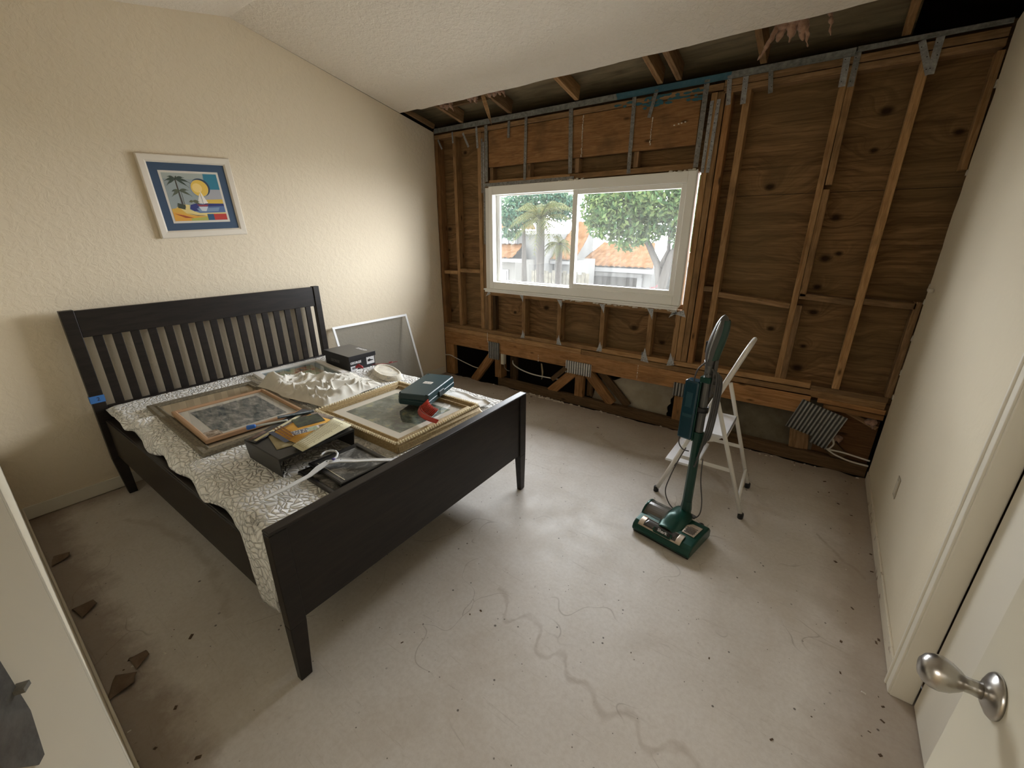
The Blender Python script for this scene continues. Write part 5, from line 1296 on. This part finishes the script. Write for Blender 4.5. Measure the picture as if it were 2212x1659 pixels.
loose([(-.030, .10, .50), (-.055, .09, .42), (-.085, .08, .30), (-.100, .08, .20), (-.070, .09, .12), (-.02, .10, .085)], 'loose_cord')
loose([(-.090, .14, .55), (-.085, .13, .50), (-.055, .12, .475), (-.02, .12, .475)], 'loose_cord')
loose([(wp(.93)[0]-.01, wp(.93)[1]-.02, .99), (wp(.9)[0]-.045, wp(.9)[1]-.03, .94), (wp(.85)[0]-.060, wp(.85)[1]-.02, .88), (wp(.8)[0]-.064, wp(.8)[1]-.0, .84)], 'loose_cord', .004)

# ------------------------------------------------------------------ white folding step ladder
LY0, LY1 = -1.01, -.60
st = thing('step_ladder', 'white tubular folding step stool behind the vacuum cleaner', 'step ladder', (3.15, -.805, 0))
M_WHM = plain('white_enamel', (.76, .74, .70), .35)
def LP(x, y, z): return (x-3.15, y+.805, z)
def railx(z): return 2.902+.362*z
pts = []
for y, zs in ((LY0, (0.02, .25, .5, .75, .93)),):
    for z in zs: pts.append(LP(railx(z), y+.03*sstep(.6, 1, z), z))
top_ = [LP(railx(.985), LY0+.055, .985), LP(railx(1.02), LY0+.11, 1.02), LP(railx(1.028), -.805, 1.028), LP(railx(1.02), LY1-.11, 1.02), LP(railx(.985), LY1-.055, .985)]
pts2 = [LP(railx(z), LY1-.03*sstep(.6, 1, z), z) for z in (.93, .75, .5, .25, .02)]
MB().tube(pts+top_+pts2, .0125, 12).build('front_rail', M_WHM, st)
for y, xf in ((LY0+.012, 3.406), (LY1-.012, 3.388)):
    x1 = railx(.70)+.02
    MB().tube([LP(xf, y, .02), LP(xf+(x1-xf)*.94, y, .66), LP(x1, y, .70)], .0125, 12).build('rear_leg', M_WHM, st)
MB().tube([LP(3.386, LY0+.012, .085), LP(3.374, LY0+.05, .115), LP(3.362, LY1-.06, .125), LP(3.362, LY1-.012, .13)], .010, 10).build('rear_cross_bar', M_WHM, st)
for y, xf in ((LY0, 2.902), (LY1, 2.902), (LY0+.012, 3.406), (LY1-.012, 3.388)):
    MB().lathe([(.015, 0), (.0165, .004), (.0165, .03), (.0145, .036)], LP(xf+(.362*.012 if xf < 3 else 0), y, 0), n=16).build('rubber_foot', M_BLKP, st)
for y, o_ in ((LY0+.022, 1), (LY1-.022, -1)):
    b = MB(); b.box(railx(.285)-3.15, 3.302-3.15, y+.805-.0015, y+.805+.0015, .273, .297); b.build('side_strut', M_WHM, st, bevel=.001)
    b = MB(); b.prism([(railx(.46)-3.15-.01, .475), (railx(.46)-3.15+.16, .475), (railx(.46)-3.15+.12, .440), (railx(.40)-3.15, .40)], .003, (0, y+.805, 0), (1, 0, 0), (0, 0, 1), (0, 1, 0)); b.build('step_bracket', M_WHM, st)
M_STEP = plain('white_step', (.78, .78, .80), .5)
MB().box(railx(.475)-3.15-.035, railx(.475)-3.15+.175, LY0+.805+.022, LY1+.805-.022, .474, .490).box(railx(.475)-3.15+.17, railx(.475)-3.15+.175, LY0+.805+.022, LY1+.805-.022, .445, .49).build('upper_step', M_STEP, st, bevel=.004)
MB().box(railx(.235)-3.15-.055, railx(.235)-3.15+.13, LY0+.805+.018, LY1+.805-.018, .232, .248).build('lower_step', M_STEP, st, bevel=.004)

# ------------------------------------------------------------------ debris on the floor
M_CRUMB = plain('debris_brown', (.10, .065, .04), .95)
b = MB().use(M_CRUMB); r = random.Random(12)
M_CRUMBW = plain('debris_white', (.60, .56, .50), .95)
for i in range(110):
    kk = r.random()
    if kk < .45: x, y, s = r.uniform(.6, 4.0), -r.random()**2*.9-.02, r.uniform(.0015, .006)
    elif kk < .7: x, y, s = 4.02-r.random()**2*.25, r.uniform(-3.2, -.1), r.uniform(.002, .006)
    elif kk < .85: x, y, s = r.uniform(1.3, 2.6), YB+.02+r.random()**2*.3, r.uniform(.002, .009)
    else: x, y, s = r.uniform(2.3, 4.0), r.uniform(-3.2, -.5), r.uniform(.0015, .004)
    b.use(M_CRUMBW if r.random() < .22 else M_CRUMB)
    a = r.uniform(0, 6.28); c_, s_ = math.cos(a), math.sin(a); l = r.uniform(1, 2.2)
    q = [(x+c_*dx*s*l-s_*dy*s, y+s_*dx*s*l+c_*dy*s) for dx, dy in ((-1, -1), (1, -.8), (1.1, 1), (-.9, .9))]
    b.hexa([(p[0], p[1], 0.0003) for p in q], [(p[0]*.6+x*.4, p[1]*.6+y*.4, s*.7) for p in q])
o = b.build('floor_debris', None); tag(o, 'scattered brown and white crumbs along the floor edges', 'debris')['kind'] = 'stuff'
o = MB().use(M_CORE)
r = random.Random(44)
for i in range(90):
    x = r.choice((r.uniform(1.2, 1.75), r.uniform(.6, 4.0))); y = r.uniform(-.045, .0); s = r.uniform(.004, .016)
    o.hexa([(x-s, y-s*.6, .0), (x+s, y-s*.5, .0), (x+s*.8, y+s*.6, .0), (x-s*.9, y+s*.5, .0)], [(x-s*.5, y-s*.3, s*.6), (x+s*.4, y-s*.3, s*.7), (x+s*.4, y+s*.3, s*.5), (x-s*.4, y+s*.2, s*.6)])
o = o.build('plaster_rubble', None); tag(o, 'crumbled plaster along the floor edge under the stripped wall', 'rubble')['kind'] = 'stuff'
r = random.Random(3)
for x, y, s, lab in ((1.695, -3.47, .055, 'curled brown scrap at back wall, lower left'), (1.63, -3.40, .04, 'torn brown flake beside the back wall'), (.60, -3.47, .05, 'dark brown scrap on the back wall baseboard near left corner'), (1.13, -3.47, .05, 'rusty brown scrap at middle of back wall floor edge')):
    b = MB().grid(lambda u, v: (s*(u-.5)*2*(1-.6*v), s*(v-.3)*1.3, .004+.012*math.sin(u*3)*vnoise(u*3+x*9, v*3, 2)+.010*v), 8, 8)
    o = b.build('torn_scrap', muddy('scrap_brown', (.13, .08, .05), (.26, .19, .13)), solid=.002); o.location = (x, y, 0); o.rotation_euler = (0, 0, r.uniform(-.8, .8)); tag(o, lab, 'scrap')
# ------------------------------------------------------------------ outside, seen through the dirty window
GZ = -2.7
struct(MB().box(-45, 30, 1.5, 60, GZ-.1, GZ).build('ground_street', plain('pale_paving', (.42, .40, .37), .9, spec=0)))
def tiles(name, a, c):
    n = N(name); v = n.coord(); g = n.noise(v, 3.5, 4, .6); k = n.vor(n.coord((3.4, 2.7, 2.7)), 1)
    n.set(n.mix(k.outputs['Color'], n.mix(g, a, c), tuple(x*.75 for x in a), 'MIX') if False else n.mix(n.ramp(g, [(.35, 0), (.65, 1)]), a, c), .8); return n.m
M_TILE = tiles('terracotta_tiles', (.034, .0165, .0070), (.056, .032, .0170))
M_STUC = plain('white_stucco', (.060, .060, .058), .9)
M_STUCG = plain('grey_stucco', (.055, .054, .050), .9)
M_FASC = plain('white_fascia', (.075, .075, .074), .7)
M_DGL = plain('window_dark', (.012, .014, .012), .3)
def tile_roof(p00, p10, p01, p11, name, parent, px=.30, row=.38):
    """p00-p10 eave, p01-p11 ridge; barrel tiles run up the slope"""
    p00, p10, p01, p11 = map(Vector, (p00, p10, p01, p11)); wid = (p10-p00).length; hgt = (p01-p00).length
    nrm = (p10-p00).cross(p01-p00).normalized()
    if nrm.z < 0: nrm = -nrm
    nu = min(240, int(wid/px*6)); nv = max(2, int(hgt/row)*2)
    def fn(u, v):
        p = (p00*(1-u)+p10*u)*(1-v)+(p01*(1-u)+p11*u)*v
        ph = (p-p00).dot((p10-p00).normalized())/px; rr_ = (v*hgt/row) % 1
        return p+nrm*(.045*abs(math.sin(ph*math.pi))+.035*(1-rr_))
    return MB().grid(fn, nu, nv).build(name, M_TILE, parent, solid=.02)
def house(label, loc=(0, 0, 0)): return thing('house', label, 'house', loc)
def win(parent, x0, x1, y, z0, z1, mull=1):
    b = MB().box(x0-.06, x1+.06, y-.04, y, z0-.06, z1+.06); f = b.build('window', M_FASC, parent)
    b = MB(); k = mull+1; w_ = (x1-x0)/k
    for i in range(k): b.box(x0+w_*i+.03, x0+w_*(i+1)-.03, y-.06, y-.03, z0, z1)
    b.build('pane', M_DGL, f)
# left two-storey house
h = house('two storey white house with orange tiled roofs at far left outside', (0, 0, 0))
MB().box(-13.0, -7.0, 13.0, 18.5, GZ, 1.62).build('wall', M_STUC, h)
MB().box(-13.3, -7.0, 12.6, 12.75, 1.58, 1.74).box(-13.3, -6.5, 11.05, 11.15, .50, .64).build('fascia', M_FASC, h)
tile_roof((-13.3, 12.6, 1.74), (-6.9, 12.6, 1.74), (-12.0, 15.6, 2.75), (-9.6, 15.6, 2.75), 'roof', h)
tile_roof((-13.2, 11.0, .62), (-7.0, 11.0, .62), (-13.2, 13.0, 1.13), (-7.8, 13.0, 1.13), 'lower_roof', h)
MB().box(-13.0, -7.2, 11.5, 13.0, GZ, .52).build('porch_wall', M_STUCG, h)
win(h, -9.4, -8.2, 13.0, 1.10, 1.42, 2); win(h, -8.1, -7.6, 11.5, -.6, .10, 0); win(h, -9.1, -8.7, 11.5, -.6, .05, 0)
# middle house with roof falling toward us
h = house('house with broad orange tiled slope behind the palm tree', (0, 0, 0))
MB().box(-6.9, -5.85, 14.2, 16.4, GZ, .45).build('wall', M_STUC, h)
MB().box(-6.95, -5.7, 13.9, 14.0, .30, .44).build('fascia', M_FASC, h)
tile_roof((-6.95, 13.9, .46), (-5.65, 13.9, .46), (-6.95, 16.4, 2.15), (-5.9, 16.4, 2.15), 'roof', h)
# garage building
h = house('low white garage building with orange tiled roof at right outside', (0, 0, 0))
MB().box(-6.9, -3.2, 17.1, 22, GZ, .05).build('wall', M_STUC, h)
MB().box(-6.98, -3.0, 16.6, 16.7, -.16, .04).build('fascia', M_FASC, h)
tile_roof((-6.98, 16.6, .06), (-3.0, 16.6, .06), (-6.9, 19.6, 1.12), (-4.0, 19.6, 1.12), 'roof', h)
b = MB()
for i in range(4): b.box(-6.9, -3.9, 17.02, 17.06, GZ+.05+i*.56, GZ+.05+i*.56+.53)
b.build('garage_door', plain('garage_door_tan', (.013, .012, .011), .8, spec=0), h)
MB().box(-7.15, -3.65, 16.98, 17.09, -.40, -.22).box(-3.86, -3.62, 16.98, 17.09, GZ, -.40).build('door_surround', M_FASC, h)
h = house('white house end at the far right edge of the window view', (0, 0, 0))
MB().box(-2.2, 4.5, 17.5, 24, GZ, .28).build('wall', M_STUC, h); MB().box(-2.3, 4.6, 17.2, 17.3, .2, .34).build('fascia', M_FASC, h)
tile_roof((-2.4, 17.2, .34), (4.6, 17.2, .34), (-1.2, 19.8, 1.2), (3.6, 19.8, 1.2), 'roof', h)

for m_ in (M_TILE, M_STUC, M_STUCG, M_FASC): m_.node_tree.nodes['Principled BSDF'].inputs['Specular IOR Level'].default_value = 0
# trees
def leafmat(name, a, c):
    n = N(name); oi = n.n('NewGeometry'); n.set(n.mix(oi.outputs['Random Per Island'], a, c), .7, spec=.1)
    tr = n.n('BsdfTranslucent'); n.l(n.b.inputs['Base Color'].links[0].from_socket, tr.inputs[0]); m = n.n('MixShader'); m.inputs[0].default_value = .4
    n.l(n.b.outputs[0], m.inputs[1]); n.l(tr.outputs[0], m.inputs[2]); n.l(m.outputs[0], n.out.inputs[0]); return n.m
M_LEAF = leafmat('green_leaves', (.013, .034, .012), (.046, .062, .020)); M_LEAFB = leafmat('bluish_leaves', (.013, .036, .026), (.036, .058, .032))
M_FROND = leafmat('palm_leaves', (.018, .027, .008), (.045, .043, .014)); M_BARK = plain('grey_bark', (.022, .020, .018), .9, spec=0)
def leaf_blob(b, c, rad, n, size, r, droop=0):
    for _ in range(n):
        while True:
            p = Vector((r.uniform(-1, 1), r.uniform(-1, 1), r.uniform(-1, 1)))
            if .25 < p.length < 1: break
        p = Vector(c)+Vector((p.x*rad[0], p.y*rad[1], p.z*rad[2])); s = size*r.uniform(.6, 1.4)
        d = Vector((r.gauss(0, 1), r.gauss(0, 1), r.gauss(0, 1)-droop)).normalized(); e = d.cross(Vector((r.gauss(0, 1), r.gauss(0, 1), r.gauss(0, 1)))).normalized()
        b.add([p-d*s, p+e*s*.45, p+d*s, p-e*s*.45], [(0, 1, 2, 3)])
r = random.Random(77)
def branch(b, pts, r0, r1): b.tube(pts, [r0+(r1-r0)*i/(len(pts)-1) for i in range(len(pts))], 8)
t = thing('leafy_tree', 'large leafy tree filling the right window pane', 'tree', (.10, 8.2, GZ))
b = MB(); branch(b, [(0, 0, 0), (-.05, 0, 1.6), (-.10, 0, 3.0), (.05, 0, 3.7), (.35, 0, 4.5)], .20, .07); branch(b, [(-.08, 0, 2.7), (-.28, .1, 3.5), (-.75, .1, 4.3), (-1.3, 0, 4.9)], .13, .04)
branch(b, [(-.25, .1, 3.4), (-.05, .1, 3.9), (-.1, .1, 4.8)], .08, .03); b.build('trunk', M_BARK, t)
b = MB()
for c, rad, k in (((-.3, .2, 5.2), (1.5, 1.0, .62), 4200), ((-1.45, .1, 5.1), (.95, .9, .75), 2600), ((-2.1, .1, 5.0), (.55, .6, .6), 1100), ((-1.7, 0, 4.55), (.65, .6, .45), 900), ((.1, .2, 4.62), (.95, .4, .42), 900), ((-.9, .1, 4.5), (.8, .4, .35), 500), ((.55, .1, 4.85), (.75, .8, .75), 2000), ((.45, 0, 4.2), (.45, .5, .35), 600), ((-.75, 0, 4.35), (.5, .5, .35), 500), ((-1.2, 0, 4.1), (.5, .4, .25), 250)):
    leaf_blob(b, c, rad, k, .075, r)
b.build('foliage', M_LEAF, t)
b = MB()
for k in range(16):
    x = -1.9+k*.15+r.uniform(-.05, .05); z = 4.75-r.uniform(0, .3); L_ = r.uniform(.5, 1.0)
    for j in range(16):
        zz = z-L_*j/16; s = .05*(1-j/22); dx = r.uniform(-.05, .05)
        b.add([(x+dx, -.2, zz), (x+dx+s*.4, -.22, zz-s*1.2), (x+dx, -.2, zz-s*2.4), (x+dx-s*.4, -.18, zz-s*1.2)], [(0, 1, 2, 3)])
b.build('hanging_shoots', M_LEAFB, t)
t = thing('leafy_tree', 'bluish green tree at the top left of the window view', 'tree', (-6.1, 10.5, GZ))
b = MB(); branch(b, [(0, 0, 0), (.05, 0, 2.5), (0, 0, 4.6)], .16, .06); b.build('trunk', M_BARK, t)
b = MB()
for c, rad, k in (((-.35, 0, 5.1), (.95, .8, .6), 2000), ((.7, .3, 5.35), (1.25, .8, .55), 2800), ((-.6, 0, 4.35), (.40, .4, .30), 350), ((1.5, .2, 5.2), (.6, .5, .5), 800)): leaf_blob(b, c, rad, k, .080, r, .5)
b.build('foliage', M_LEAFB, t)
def palm(x, y, h_, nf, L_, label, trunk_r=.14, seed=1):
    rr_ = random.Random(seed); t = thing('palm_tree', label, 'palm tree', (x, y, GZ)); H = h_-GZ
    b = MB(); b.tube([(0, 0, 0), (.04, 0, H*.5), (0, 0, H)], [trunk_r*1.2, trunk_r, trunk_r*1.15], 10); b.build('trunk', M_BARK, t)
    for k in range(nf):
        a = 2*math.pi*k/nf+rr_.uniform(-.2, .2); el = rr_.uniform(-.35, 1.25); L = L_*rr_.uniform(.8, 1.1); b = MB(); pts = []
        for i in range(9):
            f = i/8; rad_ = L*f*math.cos(el*(1-f*.5)); z = H+L*f*math.sin(el)-L*.55*f*f*f
            pts.append(Vector((math.cos(a)*rad_, math.sin(a)*rad_, z)))
        b.tube(pts, [.02*(1-i/10) for i in range(9)], 4)
        sd = Vector((-math.sin(a), math.cos(a), 0))
        for i in range(1, 17):
            f = i/16*7.9; i0 = int(f); p = pts[i0].lerp(pts[min(8, i0+1)], f-i0); d = (pts[min(8, i0+1)]-pts[i0]).normalized(); l = .38*L*math.sin(math.pi*min(.93, i/16*.85+.12))
            for s_ in (-1, 1):
                q = p+(sd*s_*.75+d*.6+Vector((0, 0, -.45)))*l; w_ = d*.020
                b.add([p-w_, p+w_, q], [(0, 1, 2)])
        b.build('frond', M_FROND, t)
palm(-4.40, 9.0, 2.05, 34, 1.15, 'tall palm tree in the middle of the left window pane', .13, 5)
palm(-3.90, 9.4, 1.30, 16, .60, 'shorter palm right beside the tall palm trunk', .10, 9)
# weathered fence below, pink shrub
t = thing('wooden_fence', 'weathered pale fence panel below the palm trees', 'fence', (-4.3, 10.2, GZ))
b = MB()
for i in range(16): b.box(-1.2+i*.15, -1.2+i*.15+.13, -.02, .02, 0, 3.0+.05*math.sin(i*2.3))
fb_ = b.build('boards', muddy('weathered_boards', (.034, .032, .026), (.060, .056, .046)), t)
fb_.data.materials[0].node_tree.nodes['Principled BSDF'].inputs['Specular IOR Level'].default_value = 0
t = thing('flowering_shrub', 'small pink flowering shrub at the lower right of the window', 'shrub', (.12, 7.2, GZ))
b = MB(); leaf_blob(b, (0, 0, 2.75), (.25, .2, .35), 90, .05, r); b.build('foliage', leafmat('pink_petals', (.07, .012, .018), (.05, .02, .02)), t)
MB().tube([(0, 0, 0), (0, 0, 2.6)], .03, 6).build('stem', M_BARK, t)
